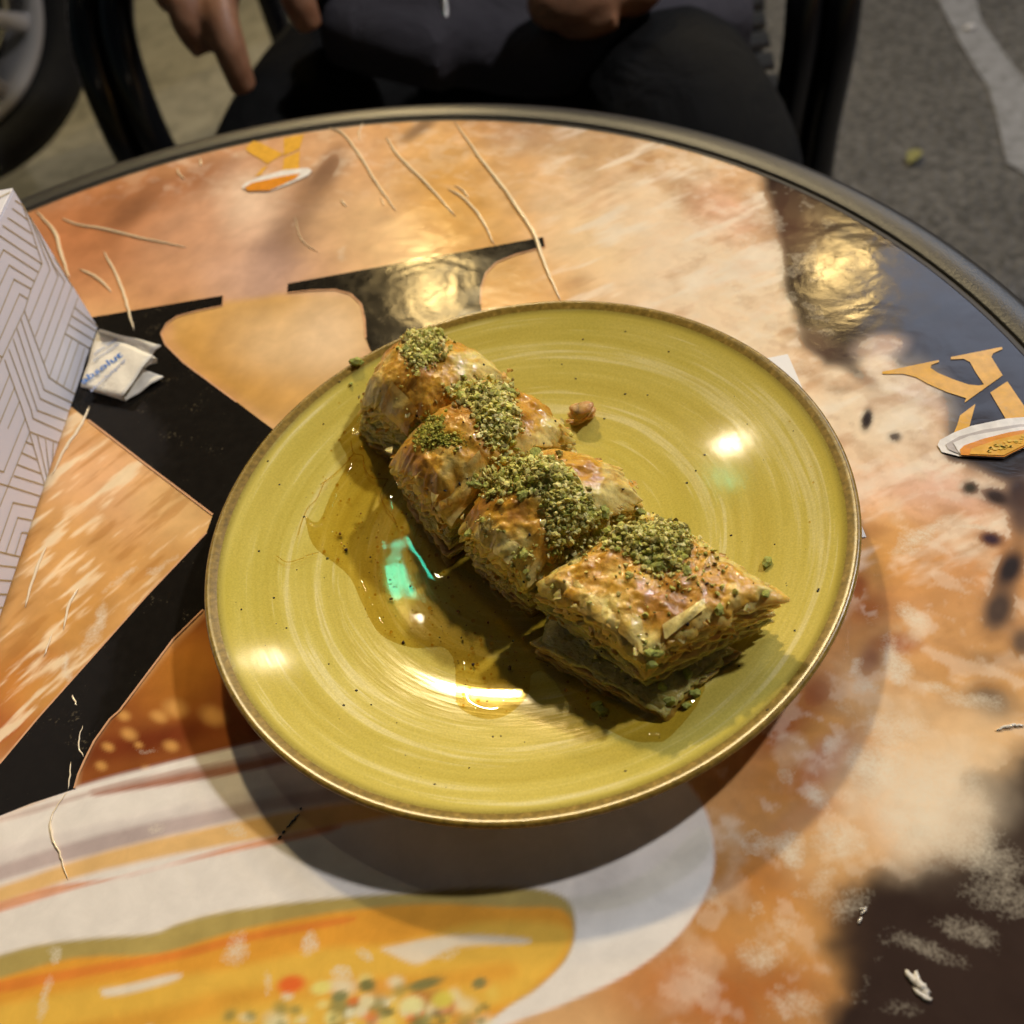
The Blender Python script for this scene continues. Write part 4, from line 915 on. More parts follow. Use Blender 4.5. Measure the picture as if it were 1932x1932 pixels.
# torn crumb of filo behind the second piece
cp = plate_point(1098, 790); parts = []; r_ = np.random.default_rng(5); Vs = []; Fs = []; Cs = []; b = 0
for k in range(9):
    V_ = ICO2_V * [.0042, .0034, .0012]; V_ = V_ * (1 + .5 * (fbm(V_[:, 0] * 500 + k * 3, V_[:, 1] * 500, 3) - .5)[:, None])
    a = r_.uniform(-.5, .5); ca_, sa_ = math.cos(a), math.sin(a); V_ = V_ @ np.array([[ca_, 0, sa_], [0, 1, 0], [-sa_, 0, ca_]])
    V_ = V_ + [r_.normal(0, .0012), r_.normal(0, .0010), .0012 + k * .0007]
    Vs.append(V_); Fs.append(ICO2_F + b); b += len(V_); Cs.append(mixc(lin('a8743a'), lin('d8b070'), fbm(V_[:, 0] * 600, V_[:, 2] * 900, 3)))
o = np_mesh('pastry_crumb', np.concatenate(Vs), np.concatenate(Fs), np.concatenate(Cs), M_filo); o.location = cp
tag(o, 'small torn lump of filo pastry alone on the bare glaze', 'crumb')

# ================================================================== SYRUP
ZS = zoom(800, 1400, 1.932)
out = [ZS(*p) for p in [(190, 230), (235, 400), (350, 500), (450, 590), (520, 740), (600, 890), (700, 960), (830, 995), (960, 985), (1020, 1020), (1050, 1100), (1055, 1290), (1110, 1360), (1230, 1400), (1340, 1380), (1430, 1310), (1475, 1240), (1485, 1150), (1540, 1125), (1600, 1160), (1640, 1220), (1690, 1300), (1740, 1370), (1900, 1450), (2050, 1520), (2170, 1530)]] + [(1265, 1390), (1330, 1300), (1300, 1200), (1150, 1100), (1000, 960), (850, 830), (760, 770), (690, 770), (660, 800), (640, 830), (655, 870), (625, 930), (600, 985)]
outw = [plate_point(*p) for p in smooth_path([Vector((p[0], p[1], 0)) for p in out + [out[0]]], 3)[:-1] for p in [(p.x, p.y)]]
OW = [(p.x, p.y) for p in outw]
xs = [p[0] for p in OW]; ys = [p[1] for p in OW]; st = .0006
gx, gy = np.meshgrid(np.arange(min(xs) - .003, max(xs) + .003, st), np.arange(min(ys) - .003, max(ys) + .003, st), indexing='ij')
x = gx.ravel(); y = gy.ravel(); d2 = np.full(len(x), 1e9); ins = np.zeros(len(x), bool)
for (x1, y1), (x2, y2) in zip(OW, OW[1:] + OW[:1]):
    ex, ey = x2 - x1, y2 - y1; L = ex * ex + ey * ey + 1e-14; t = np.clip(((x - x1) * ex + (y - y1) * ey) / L, 0, 1)
    d2 = np.minimum(d2, (x - x1 - t * ex) ** 2 + (y - y1 - t * ey) ** 2)
    ins ^= ((y1 > y) != (y2 > y)) & (x < (x2 - x1) * (y - y1) / (y2 - y1 + 1e-15) + x1)
sd = np.sqrt(d2) * np.where(ins, 1, -1)
zp = plate_z(np.hypot(x - PC.x, y - PC.y))
w = .0036; e = np.clip(sd / w, 0, 1); thick = .0012 * np.sin(e * np.pi / 2)
thick = thick * (.85 + .3 * fbm(x * 38, y * 38, 2))
# liquid creeps up the sides of the pieces
def seg_d(ax_, ay_, bx_, by_):
    ex, ey = bx_ - ax_, by_ - ay_; t = np.clip(((x - ax_) * ex + (y - ay_) * ey) / (ex * ex + ey * ey), 0, 1); return np.hypot(x - ax_ - t * ex, y - ay_ - t * ey)
md = np.minimum.reduce([seg_d(-.0525, .298, -.0275, .268), seg_d(-.041, .277, -.0265, .2285), seg_d(-.0175, .219, -.0015, .1905), seg_d(0.0, .186, .0252, .147), seg_d(-.0275, .268, -.041, .277), seg_d(-.0265, .2285, -.0175, .219), seg_d(.0252, .147, .063, .1575)])
thick = thick + .0016 * np.exp(-md / .0022) * e
z = zp + np.where(sd > 0, thick, sd * (.0012 * np.pi / 2 / w)) - .00004
keep = (sd > -st * 2.5).reshape(gx.shape); ids = -np.ones(gx.shape, int); ids[keep] = np.arange(keep.sum())
q = keep[:-1, :-1] & keep[1:, :-1] & keep[1:, 1:] & keep[:-1, 1:]
fq = np.stack([ids[:-1, :-1][q], ids[1:, :-1][q], ids[1:, 1:][q], ids[:-1, 1:][q]], 1)
kk = keep.ravel(); V_ = np.stack([x[kk], y[kk], z[kk]], 1); o0 = np.array([PC.x, PC.y, .006])
o = np_mesh('syrup_puddle', V_ - o0, fq, None, M_syrup); o.location = o0
tag(o, 'amber syrup puddle pooled along the open side of the baklava row', 'syrup')
# bubbles and bits in the syrup
parts = []; nb = 0
syrup_bvh = BVHTree.FromPolygons([tuple(p) for p in V_], [tuple(int(i) for i in q) for q in fq])
Vs, Fs = [], []; b = 0; r_ = np.random.default_rng(9)
while nb < 280:
    px = r_.uniform(600, 1180); py = r_.uniform(850, 1360); h = syrup_bvh.ray_cast(CAMP, ray(px, py).normalized())
    if h[0] is None or cast(px, py) is not None: continue
    nb += 1; s = .00016 + .0006 * r_.random() ** 4
    Vs.append(ICO2_V * [s, s, s * .8] + np.array(h[0]) - o0); Fs.append(ICO2_F + b); b += len(ICO2_V)
o = np_mesh('syrup_bubbles', np.concatenate(Vs), np.concatenate(Fs), None, M_syrup_clear); o.location = o0
tag(o, 'tiny air bubbles and droplets standing on the syrup', 'bubbles', kind='stuff')
crumb_sy = []
Vs, Fs, Cs = [], [], []; b = 0; nb = 0
while nb < 60:
    px = r_.uniform(600, 1260); py = r_.uniform(850, 1370); h = syrup_bvh.ray_cast(CAMP, ray(px, py).normalized())
    if h[0] is None or cast(px, py) is not None: continue
    nb += 1; s = .0002 + .0006 * r_.random() ** 3
    V_b = (ICO_V * (1 + r_.normal(0, .2, (len(ICO_V), 1))) * s * r_.uniform(.7, 1.3, 3)) @ rotm(r_).T + np.array(h[0]) - o0 - [0, 0, s * .3]
    Vs.append(V_b); Fs.append(ICO_F + b); b += len(ICO_V); Cs.append(np.repeat(np.array([lin('5a4a1c'), lin('6e6a2a'), lin('3a2410'), lin('8a5a20')][r_.integers(4)])[None], len(ICO_V), 0))
o = np_mesh('syrup_crumbs', np.concatenate(Vs), np.concatenate(Fs), np.concatenate(Cs), M_nut); o.location = o0
tag(o, 'fine dark crumbs drifting in the syrup', 'crumbs', kind='stuff')
# drawn threads and stray drops of syrup on the glaze
def thread(pts, conv, r=.00022):
    P = [plate_point(*conv(*p)) + Vector((0, 0, .0014)) - Vector(o0) for p in pts]; P = smooth_path(P, 6)
    v, f = frame_sweep(P, r, 7); o = mesh_obj('syrup_thread', v, f, M_syrup_clear); o.location = o0
    return o
th_lab = ['fine syrup thread drawn from the droplet to the jagged piece', 'fine syrup thread running from the droplet over the bare glaze', 'fine syrup thread hugging the foot of the jagged piece', 'hair thin syrup trail on the bare glaze outside the puddle', 'hair thin curved syrup trail crossing the upper puddle']
for lab, pts, cv_, rr_ in [(th_lab[0], [(215, 1110), (235, 1195), (300, 1215), (310, 1300), (370, 1370), (480, 1380)], Z1, .00022), (th_lab[1], [(235, 1200), (160, 1290), (70, 1370), (0, 1420)], Z1, .00022), (th_lab[2], [(480, 1380), (430, 1480), (450, 1560), (510, 1640), (540, 1700)], Z1, .0002), (th_lab[3], [(40, 480), (100, 515), (180, 495), (220, 475), (280, 460)], ZS, .00016), (th_lab[4], [(320, 40), (270, 150), (215, 210), (180, 300), (165, 360)], ZS, .00016)]:
    tag(thread(pts, cv_, rr_), lab, 'syrup')
Vs, Fs = [], []; b = 0
for p, s in [((610, 800), .0004), ((640, 760), .0004), ((665, 700), .0004), ((640, 830), .0007), ((625, 850), .0005), ((650, 815), .0008), ((682, 845), .0011), ((610, 900), .0004), ((590, 930), .0004), ((700, 720), .0005), ((1530, 880), .0003), ((1535, 910), .0004), ((1528, 985), .0004), ((1490, 795), .0004)]:
    q_ = plate_point(*p); Vs.append(ICO2_V * [s, s, s * .5] + np.array(q_) - o0); Fs.append(ICO2_F + b); b += len(ICO2_V)
o = np_mesh('syrup_drops', np.concatenate(Vs), np.concatenate(Fs), None, M_syrup_clear); o.location = o0
tag(o, 'stray pinhead syrup drops flecked on the bare glaze', 'drops', kind='stuff')

# ================================================================== NAPKIN, BOX, SACHET
a, b_ = T(1486, 670), T(1634, 1014); a.z = b_.z = .0
mid = (a + b_) / 2; L = (b_ - a).length; dirn = (b_ - a).normalized(); inw = Vector((dirn.y, -dirn.x, 0)); inw = inw if inw.x < 0 else -inw
n = 14; V = []
for i in range(n):
    for j in range(n):
        p = a + dirn * (L * i / (n - 1)) + inw * (.10 * j / (n - 1))
        V.append((p.x - mid.x, p.y - mid.y, .0006 + .0003 * math.sin(i * 1.3) * math.cos(j * 1.7) * .3))
V2 = [(x_, y_, z_ - .0004) for x_, y_, z_ in V]; fqs = grid_faces(n, n)
o = mesh_obj('paper_napkin', V + V2, fqs + [tuple(k + n * n for k in q_[::-1]) for q_ in fqs], M_napkin); o.location = (mid.x, mid.y, 0)
tag(o, 'white paper napkin, only two corners showing from under the plate', 'napkin')

BC = T(186, 618); ed = (T(0, 1170) - BC); ed.z = 0; BL = .24; ed.normalize(); inn = Vector((-ed.y, ed.x, 0)); inn = inn if inn.x < 0 else -inn
BH = .0775; BWd = .16
box = tag(empty('takeaway_box', BC), 'white card box printed with gold geometric lines', 'box')
cs = [Vector((0, 0, 0)), ed * BL, ed * BL + inn * BWd, inn * BWd]
def panel(name, p0, p1, p2, p3, th=.0009):
    nrm = (p1 - p0).cross(p3 - p0).normalized() * th
    v = [p0, p1, p2, p3, p0 - nrm, p1 - nrm, p2 - nrm, p3 - nrm]
    f = [(0, 1, 2, 3), (7, 6, 5, 4), (0, 4, 5, 1), (1, 5, 6, 2), (2, 6, 7, 3), (3, 7, 4, 0)]
    o = mesh_obj(name, v, f, M_card, box, False); bv = o.modifiers.new('b', 'BEVEL'); bv.width = .0003; bv.segments = 2
    return o
up = Vector((0, 0, BH)); e3 = Vector((0, 0, .0006))
panel('side_panel', cs[1] + e3, cs[0] + e3, cs[0] + up, cs[1] + up)
panel('end_panel', cs[0] + e3 - ed * .0, cs[3] + e3, cs[3] + up, cs[0] + up)
panel('side_panel', cs[3] + e3, cs[2] + e3, cs[2] + up, cs[3] + up)
panel('end_panel', cs[2] + e3, cs[1] + e3, cs[1] + up, cs[2] + up)
panel('lid', cs[0] + up + Vector((0, 0, .0012)), cs[3] + up + Vector((0, 0, .0012)), cs[2] + up + Vector((0, 0, .0012)), cs[1] + up + Vector((0, 0, .0012)))
nrm = -inn
def on_face(px, py):
    d = ray(px, py); t = (BC - CAMP).dot(nrm) / d.dot(nrm); return CAMP + d * t - BC
def strip(P, w, off, nv_):
    V, Fc = [], []
    for p, q_ in zip(P, P[1:]):
        t = (q_ - p).normalized(); s_ = t.cross(nv_).normalized() * w; b = len(V)
        V += [p - s_ + off - t * w, p + s_ + off - t * w, q_ + s_ + off + t * w, q_ - s_ + off + t * w]; Fc.append((b, b + 1, b + 2, b + 3))
    return V, Fc
LZ6 = [[(120, 255), (185, 290)], [(100, 320), (228, 415)], [(60, 395), (265, 530)], [(20, 460), (300, 645)], [(-60, 500), (0, 545), (338, 770)], [(180, 288), (265, 530), (340, 770), (250, 975), (195, 1150), (15, 1530), (-60, 1690)],
       [(-60, 850), (0, 705), (25, 655), (305, 835)], [(-60, 1060), (0, 930), (70, 780), (275, 910)], [(-60, 1300), (0, 1160), (110, 895), (250, 975)], [(-60, 1500), (0, 1370), (155, 1015), (222, 1055)],
       [(185, 290), (240, 390), (405, 815), (235, 1235)], [(235, 385), (300, 500), (470, 870), (285, 1360)], [(290, 480), (440, 790), (525, 910), (320, 1475)], [(440, 720), (585, 950), (355, 1580)], [(630, 1050), (395, 1700)],
       [(605, 1125), (800, 1265)], [(580, 1195), (795, 1340)], [(555, 1265), (770, 1410)], [(530, 1340), (745, 1480)], [(580, 1385), (455, 1745)], [(635, 1420), (515, 1765)], [(685, 1460), (580, 1800)],
       [(195, 1150), (395, 1695), (615, 1845)], [(165, 1215), (355, 1795), (600, 1925)], [(135, 1300), (325, 1870), (580, 2000)], [(105, 1385), (290, 1932), (300, 1965), (560, 2090)], [(70, 1470), (250, 1960), (265, 2030), (520, 2160)], [(35, 1555), (170, 1932), (240, 2140), (490, 2250)],
       [(15, 1530), (-60, 1500)], [(75, 1670), (-30, 1932)], [(115, 1775), (50, 1932), (-20, 2100)], [(155, 1890), (60, 2110)]]
LZ12 = [[(185, 165), (50, 500), (-40, 720)], [(155, 80), (20, 415), (-40, 400)], [(160, 225), (210, 245)], [(135, 295), (235, 340)], [(110, 370), (255, 425)], [(85, 440), (285, 510)], [(185, 170), (285, 500)], [(235, 190), (312, 470)], [(285, 210), (325, 430)], [(335, 230), (350, 370)],
        [(-40, 480), (50, 505), (270, 590)], [(-20, 900), (80, 610), (245, 660)], [(35, 925), (110, 705), (220, 745)], [(90, 945), (135, 800), (190, 820)], [(-40, 915), (130, 960)], [(-40, 1005), (110, 1030)], [(-40, 1100), (90, 1125)], [(-40, 1190), (65, 1215)], [(-40, 1280), (40, 1300)]]
parts = []
for L_, cv_ in [(l, Z6) for l in LZ6] + [(l, Z1200) for l in LZ12]:
    P = []
    for p in L_:
        q_ = on_face(*cv_(*p)); q_.z = max(.001, min(BH - .001, q_.z)); s_ = q_.dot(ed); 
        if s_ < .0006: q_ = q_ + ed * (.0006 - s_)
        P.append(q_)
    parts.append(strip(P, .00026, nrm * .0003, nrm))
v, f = join(parts); mesh_obj('gold_line_print', v, f, M_foil, box, False)
parts = []
for k in range(12):
    p0 = ed * (.004 + k * .019); parts.append(strip([p0 + Vector((0, 0, BH + .0016)), p0 + inn * .05 + ed * .035 + Vector((0, 0, BH + .0016)), p0 + inn * .10 + Vector((0, 0, BH + .0016))], .00035, Vector((0, 0, 0)), Vector((0, 0, 1))))
v, f = join(parts); mesh_obj('gold_line_print', v, f, M_foil, box, False)

ZT = zoom(200, 900, 6.0375)
SC = T(*ZT(900, 1200))
sach = tag(empty('wipe_sachet', SC), 'folded white paper sachet with blue printed lettering, tucked beside the box', 'sachet')
def patch(name, cor, bulge=.001, n=12, m=M_paper, th=.0003):
    H = [T(*ZT(*c_[:2]), c_[2]) - SC for c_ in cor]; V = []
    for i in range(n):
        for j in range(n):
            a, b = i / (n - 1), j / (n - 1)
            p = H[0] * ((1 - a) * (1 - b)) + H[1] * (a * (1 - b)) + H[2] * (a * b) + H[3] * ((1 - a) * b)
            V.append(p + Vector((0, 0, bulge * math.sin(math.pi * a) * math.sin(math.pi * b) + .0003 * math.sin(7 * a + 11 * b))))
    fq = grid_faces(n, n); V2 = [p - Vector((0, 0, th)) for p in V]
    ring = [i * n for i in range(n)] + [(n - 1) * n + j for j in range(1, n)] + [i * n + n - 1 for i in range(n - 2, -1, -1)] + list(range(n - 2, 0, -1))
    rf = [(ring[i], ring[(i + 1) % len(ring)], ring[(i + 1) % len(ring)] + n * n, ring[i] + n * n) for i in range(len(ring))]
    mesh_obj(name, V + V2, fq + [tuple(k + n * n for k in q_[::-1]) for q_ in fq] + [r_[::-1] for r_ in rf], m, sach); return H
patch('lower_fold', [(240, 1460, .001), (1040, 1715, .001), (1700, 1268, .003), (900, 1000, .0025)], .0006)
patch('fold_curl', [(350, 1480, .0055), (985, 1640, .0045), (1040, 1716, .0008), (400, 1520, .0015)], .0)
patch('upper_flap', [(520, 480, .0075), (560, 440, .0125), (1655, 715, .0105), (1490, 890, .0085)], .001)
patch('inner_tuck', [(1480, 885, .0088), (1600, 960, .008), (1590, 1010, .006), (1340, 1130, .0055)], .0006)
TP = patch('printed_panel', [(230, 1450, .0055), (985, 1630, .0050), (1500, 885, .0092), (520, 470, .0085)], .0003)
def on_panel(zx, zy, zoff=.0006):
    # height of the panel under that photo point
    z = .007
    for _ in range(4):
        p = T(*ZT(zx, zy), z) - SC
        a0, u_, v_ = TP[0], TP[1] - TP[0], TP[3] - TP[0]; nn_ = u_.cross(v_).normalized(); z = SC.z + a0.z - ((p.x - a0.x) * nn_.x + (p.y - a0.y) * nn_.y) / nn_.z
    return T(*ZT(zx, zy), z + .0011) - SC
def text(body, p0, p1, height_zoom, m, bold=0.0):
    cu = bpy.data.curves.new('lettering', 'FONT'); cu.body = body; cu.size = 1; cu.offset = bold; cu.resolution_u = 2
    ob = bpy.data.objects.new('lettering', cu); COL.objects.link(ob); bpy.context.view_layer.update()
    me0 = ob.evaluated_get(bpy.context.evaluated_depsgraph_get()).to_mesh()
    co = [v_.co.copy() for v_ in me0.vertices]; fc = [tuple(p.vertices) for p in me0.polygons]; ob.to_mesh_clear(); bpy.data.objects.remove(ob)
    x0 = min(c_.x for c_ in co); x1 = max(c_.x for c_ in co); dx, dy = p1[0] - p0[0], p1[1] - p0[1]; ln = math.hypot(dx, dy); ux, uy = dx / ln, dy / ln
    V = [on_panel(p0[0] + ux * (c_.x - x0) / (x1 - x0) * ln + uy * c_.y * height_zoom, p0[1] + uy * (c_.x - x0) / (x1 - x0) * ln - ux * c_.y * height_zoom) for c_ in co]
    V = [on_panel(p0[0] + ux * (c_.x - x0) / (x1 - x0) * ln - (-uy) * c_.y * height_zoom, p0[1] + uy * (c_.x - x0) / (x1 - x0) * ln - ux * c_.y * height_zoom) for c_ in co]
    mesh_obj('lettering', V, fc, m, sach, False)
text('absolut', (270, 1420), (985, 905), 150, M_inkblue, .018)
text('absolutprint.es', (420, 1560), (1270, 800), 90, M_inkblue if False else M_inkpale, .012)
text('personalizados', (470, 1010), (950, 690), 70, M_inkpale, .01)
text('sobres azucar', (470, 900), (900, 610), 80, M_inkpale, .01)
text('tel.', (980, 830), (1190, 690), 90, M_inkpale, .01)

# ================================================================== CHAIR
def tube(name, pts, r, m, parent, n=12, sm=8, side=None):
    v, f = frame_sweep(smooth_path(pts, sm), r, n, side=side); return mesh_obj(name, v, f, m, parent)
CO = Vector((.06, 1.16, GZ)); chair = tag(empty('armchair', CO), 'black tubular armchair with paired glossy tube arms across the table', 'chair')
fx = Vector((.65, -.17, 0)).normalized(); fb = Vector((.17, .65, 0)).normalized()
for s_, base in ((1, Vector((.372, .895, 0))), (-1, Vector((-.262, 1.05, 0)))):
    for k in (0, 1):
        off = fx * (.034 * (k - .5)) * 1.0
        b0 = base + off; bow = fx * (.02 * s_)
        pts = [b0 + fb * .02 - fx * s_ * .012 + Vector((0, 0, GZ + .01)), b0 + Vector((0, 0, -.50)), b0 + bow * .3 + Vector((0, 0, -.32)), b0 + bow + fb * .01 + Vector((0, 0, -.2)), b0 + bow * 1.2 + fb * .05 + Vector((0, 0, -.11)), b0 + bow + fb * .14 + Vector((0, 0, -.075)), b0 + fb * .30 + Vector((0, 0, -.07)), b0 + fb * .46 + Vector((0, 0, -.04)), b0 + fb * .5 + Vector((0, 0, .04))]
        pts = [p - CO for p in pts]; tube('arm_tube', pts, .0176, M_chair, chair, 14, side=fx)
    rl = base + fb * .5; tube('rear_leg', [rl - CO + Vector((0, 0, GZ + .01)), rl - fb * .03 - CO + Vector((0, 0, -.3)), rl - CO + Vector((0, 0, .04)), rl + fb * .05 - CO + Vector((0, 0, .12))], .0172, M_chair, chair)
A_, B_ = Vector((-.262, 1.05, 0)) + fb * .5, Vector((.372, .895, 0)) + fb * .5
for k in range(6):
    zz = -.20 + k * .055
    tube('back_slat', [A_ - CO + Vector((0, 0, zz)), (A_ + B_) / 2 - CO + fb * .05 + Vector((0, 0, zz)), B_ - CO + Vector((0, 0, zz))], (.010), M_seat, chair, 8, 5)
for k in range(9):
    p = fb * (.03 + .05 * k); l_, r__ = Vector((-.245, 1.05, -.315)) + p, Vector((.37, .90, -.315)) + p
    v, f = frame_sweep([l_ - CO, (l_ + r__) / 2 - CO - Vector((0, 0, .006)), r__ - CO], [(.018, .006)] * 3, 8, side=(0, 0, 1)); mesh_obj('seat_slat', v, f, M_seat, chair)

# ================================================================== PERSON (seated across the table)
PO = Vector((.13, 1.2, GZ))
person = tag(empty('person', PO), 'person in grey zip jacket and black trousers sitting with hands on lap', 'person')
def remeshed(name, parts, m, vox, sm=4, parent=person):
    v, f = join(parts); v = [Vector(p) - PO for p in v]; o = mesh_obj(name, v, f, m, parent)
    r = o.modifiers.new('r', 'REMESH'); r.mode = 'VOXEL'; r.voxel_size = vox; r.use_smooth_shade = True
    s = o.modifiers.new('s', 'SMOOTH'); s.iterations = sm; s.factor = .5; return o
SW = lambda pts, rad, sm=5, n=14, **k: (lambda P: frame_sweep(P, np.interp(np.linspace(0, 1, len(P)), np.linspace(0, 1, len(rad)), [r if not hasattr(r, '__len__') else 0 for r in rad]) if not hasattr(rad[0], '__len__') else [tuple(np.array(rad).T[i] @ np.eye(1)[0] if False else np.interp(t, np.linspace(0, 1, len(rad)), np.array(rad)[:, i]) for i in (0, 1)) for t in np.linspace(0, 1, len(P))], n, **k))(smooth_path(pts, sm))
def ellipsoid(c_, r_):
    return ((ICO2_V * np.array(r_) + np.array(c_)).tolist(), ICO2_F.tolist())
Vx = Vector
def at(px, py, dist):
    return CAMP + ray(px, py).normalized() * dist
body = []
body.append(SW([(.13, 1.22, -.26), (.12, 1.2, -.05), (.11, 1.18, .15), (.10, 1.16, .28)], [(.15, .11), (.14, .10), (.16, .11), (.10, .07)], side=(0, 1, 0)))
body.append(SW([(.10, 1.15, .27), (.10, 1.13, .34), (.10, 1.11, .40)], [.06, .052, .055]))
body += [ellipsoid((.10, 1.09, .46), (.078, .10, .118)), ellipsoid((.10, 1.03, .42), (.055, .05, .06)), ellipsoid((.10, .985, .445), (.013, .018, .02)), ellipsoid((.10, .99, .47), (.009, .012, .03)), ellipsoid((.02, 1.10, .45), (.012, .02, .032)), ellipsoid((.18, 1.10, .45), (.012, .02, .032)), ellipsoid((.10, .988, .405), (.024, .01, .007))]
# right hand resting on the knee, fingers hanging (joints placed along photo directions at knee distance)
wr = at(420, -330, 1.02); palm_c = at(430, -170, .99)
body.append(SW([(-.10, 1.17, .22), (-.20, 1.16, .02), wr], [.05, .042, .03]))
body.append(SW([wr, (wr + palm_c) / 2, at(440, -90, .965), at(450, -40, .955)], [(.03, .024), (.042, .020), (.044, .017), (.040, .013)], side=(0, 0, 1)))
fing = [([(385, -90, .965), (350, -10, .945), (362, 50, .94), (388, 98, .945)], [.0165, .0160, .0150, .0105]),
        ([(440, -90, .96), (415, 10, .935), (435, 95, .925), (462, 172, .935)], [.0155, .0150, .0140, .0110]),
        ([(345, -120, .975), (300, -70, .96), (310, -20, .955), (330, 15, .96)], [.0120, .0125, .0120, .010]),
        ([(490, -120, .955), (490, -80, .93), (500, -60, .93), (510, -40, .95)], [.013, .0125, .0115, .0095]),
        ([(475, -190, .975), (535, -100, .945), (562, -5, .93), (586, 55, .935)], [.0160, .0165, .0150, .0110])]
for pts, rad in fing: body.append(SW([at(*p) for p in pts], rad, 5, 10))
# left hand lying in the lap
wl = Vx((.27, 1.02, -.07)); body.append(SW([(.30, 1.13, .2), (.36, 1.06, .0), wl], [.05, .042, .029]))
body.append(SW([wl, (.22, .965, -.09), (.18, .935, -.10)], [(.03, .022), (.042, .019), (.040, .014)], side=(0, 0, 1)))
for k, (dx, dy, l_) in enumerate([(-.075, -.012, 1), (-.07, -.035, 1.0), (-.058, -.055, .95), (-.042, -.07, .8)]):
    b0 = Vx((.185 + k * .008, .94 - k * .017 + .014, -.10)); body.append(SW([b0, b0 + Vx((dx * .5, dy * .5, .006)) * l_, b0 + Vx((dx, dy, -.006)) * l_, b0 + Vx((dx * 1.15, dy * 1.2, -.02)) * l_], [.0105, .010, .009, .0075], 5, 10))
body.append(SW([(.215, .985, -.085), (.19, 1.0, -.07), (.15, .985, -.075), (.13, .975, -.085)], [.013, .012, .0105, .008], 5, 10))
body += [ellipsoid(at(1105, -10, .94), (.052, .030, .026)), ellipsoid(at(1190, -25, .95), (.03, .025, .024))]
body.append(SW([at(1150, 0, .93), at(1080, 22, .925), at(1020, 30, .93)], [.014, .0135, .011], 5, 10)); body.append(SW([at(1160, 25, .93), at(1110, 45, .93), at(1060, 48, .935)], [.013, .0125, .010], 5, 10))
remeshed('body', body, M_skin, .0038, 3)
# trousers
kr, kl = Vx((-.13, .91, -.235)), Vx((.225, .74, -.20))
tr = [SW([(.05, 1.24, -.27), (-.04, 1.08, -.225), kr + Vx((0, .03, 0)), kr + Vx((0, -.03, -.03)), kr + Vx((0, -.02, -.12)), (-.12, .93, -.4), (-.11, .95, -.66)], [.10, .092, .082, .078, .074, .062, .055]),
      SW([(.20, 1.22, -.27), (.225, 1.0, -.225), kl + Vx((0, .05, 0)), kl + Vx((0, -.03, -.03)), kl + Vx((0, -.03, -.12)), (.21, .74, -.42), (.2, .78, -.66)], [.10, .098, .085, .08, .074, .062, .055]),
      ellipsoid((.13, 1.22, -.26), (.19, .14, .10))]
remeshed('trousers', tr, M_trousers, .009, 6)
for c_ in ((-.11, .90, -.70), (.2, .72, -.70)):
    remeshed('shoe', [SW([(c_[0], c_[1] + .1, c_[2]), (c_[0], c_[1], c_[2] + .005), (c_[0], c_[1] - .13, c_[2] - .008), (c_[0], c_[1] - .17, c_[2] - .012)], [(.035, .036), (.045, .036), (.046, .03), (.03, .02)], side=(0, 0, 1)), SW([(c_[0], c_[1] + .07, c_[2]), (c_[0], c_[1] + .07, c_[2] + .09)], [.044, .05])], M_seat, .007, 4)
# jacket: body, sleeves, hem folds lying over the lap
jk = [SW([(.135, 1.14, -.20), (.13, 1.15, -.12), (.12, 1.17, .05), (.11, 1.17, .2), (.10, 1.16, .3)], [(.215, .155), (.205, .15), (.19, .135), (.20, .125), (.09, .07)], side=(0, 1, 0), n=24),
      SW([(-.07, 1.17, .24), (-.17, 1.18, .12), (-.215, 1.16, .0), (wr.x - .01, wr.y + .07, wr.z + .03)], [.075, .07, .062, .045]),
      SW([(.28, 1.14, .23), (.36, 1.10, .1), (.375, 1.06, -.0), (.29, 1.035, -.06)], [.075, .07, .06, .045]),
      SW([at(640, 50, 1.02), at(740, 80, .985), at(850, 110, .965)], [.034, .032, .03]), SW([at(660, -20, 1.05), at(780, 20, 1.01), at(870, 60, .985)], [.032, .034, .03]),
      SW([at(860, 90, .985), at(1000, 105, .985), at(1140, 88, .985), at(1270, 62, 1.0), at(1395, 40, 1.03)], [.032, .036, .036, .036, .032]),
      SW([at(880, 30, 1.03), at(1050, 50, 1.03), at(1220, 30, 1.03), at(1380, 0, 1.06)], [.05, .05, .05, .05])]
remeshed('jacket', jk, M_jacket, .008, 6)
parts = []
for k in range(26):
    t = k / 25; c_ = at(838 + 14 * math.sin(t * 3) - 30 * t, 62 - 130 * t, .955 + .02 * t + .02 * t * t) - PO
    parts.append(((ICO_V * [.0038, .003, .0022] + np.array(c_)).tolist(), ICO_F.tolist()))
v, f = join(parts); mesh_obj('zip', v, f, M_zip, person)
remeshed('hair', [ellipsoid((.10, 1.115, .49), (.088, .10, .105)), ellipsoid((.10, 1.15, .44), (.085, .075, .10))], M_hair, .008, 2)

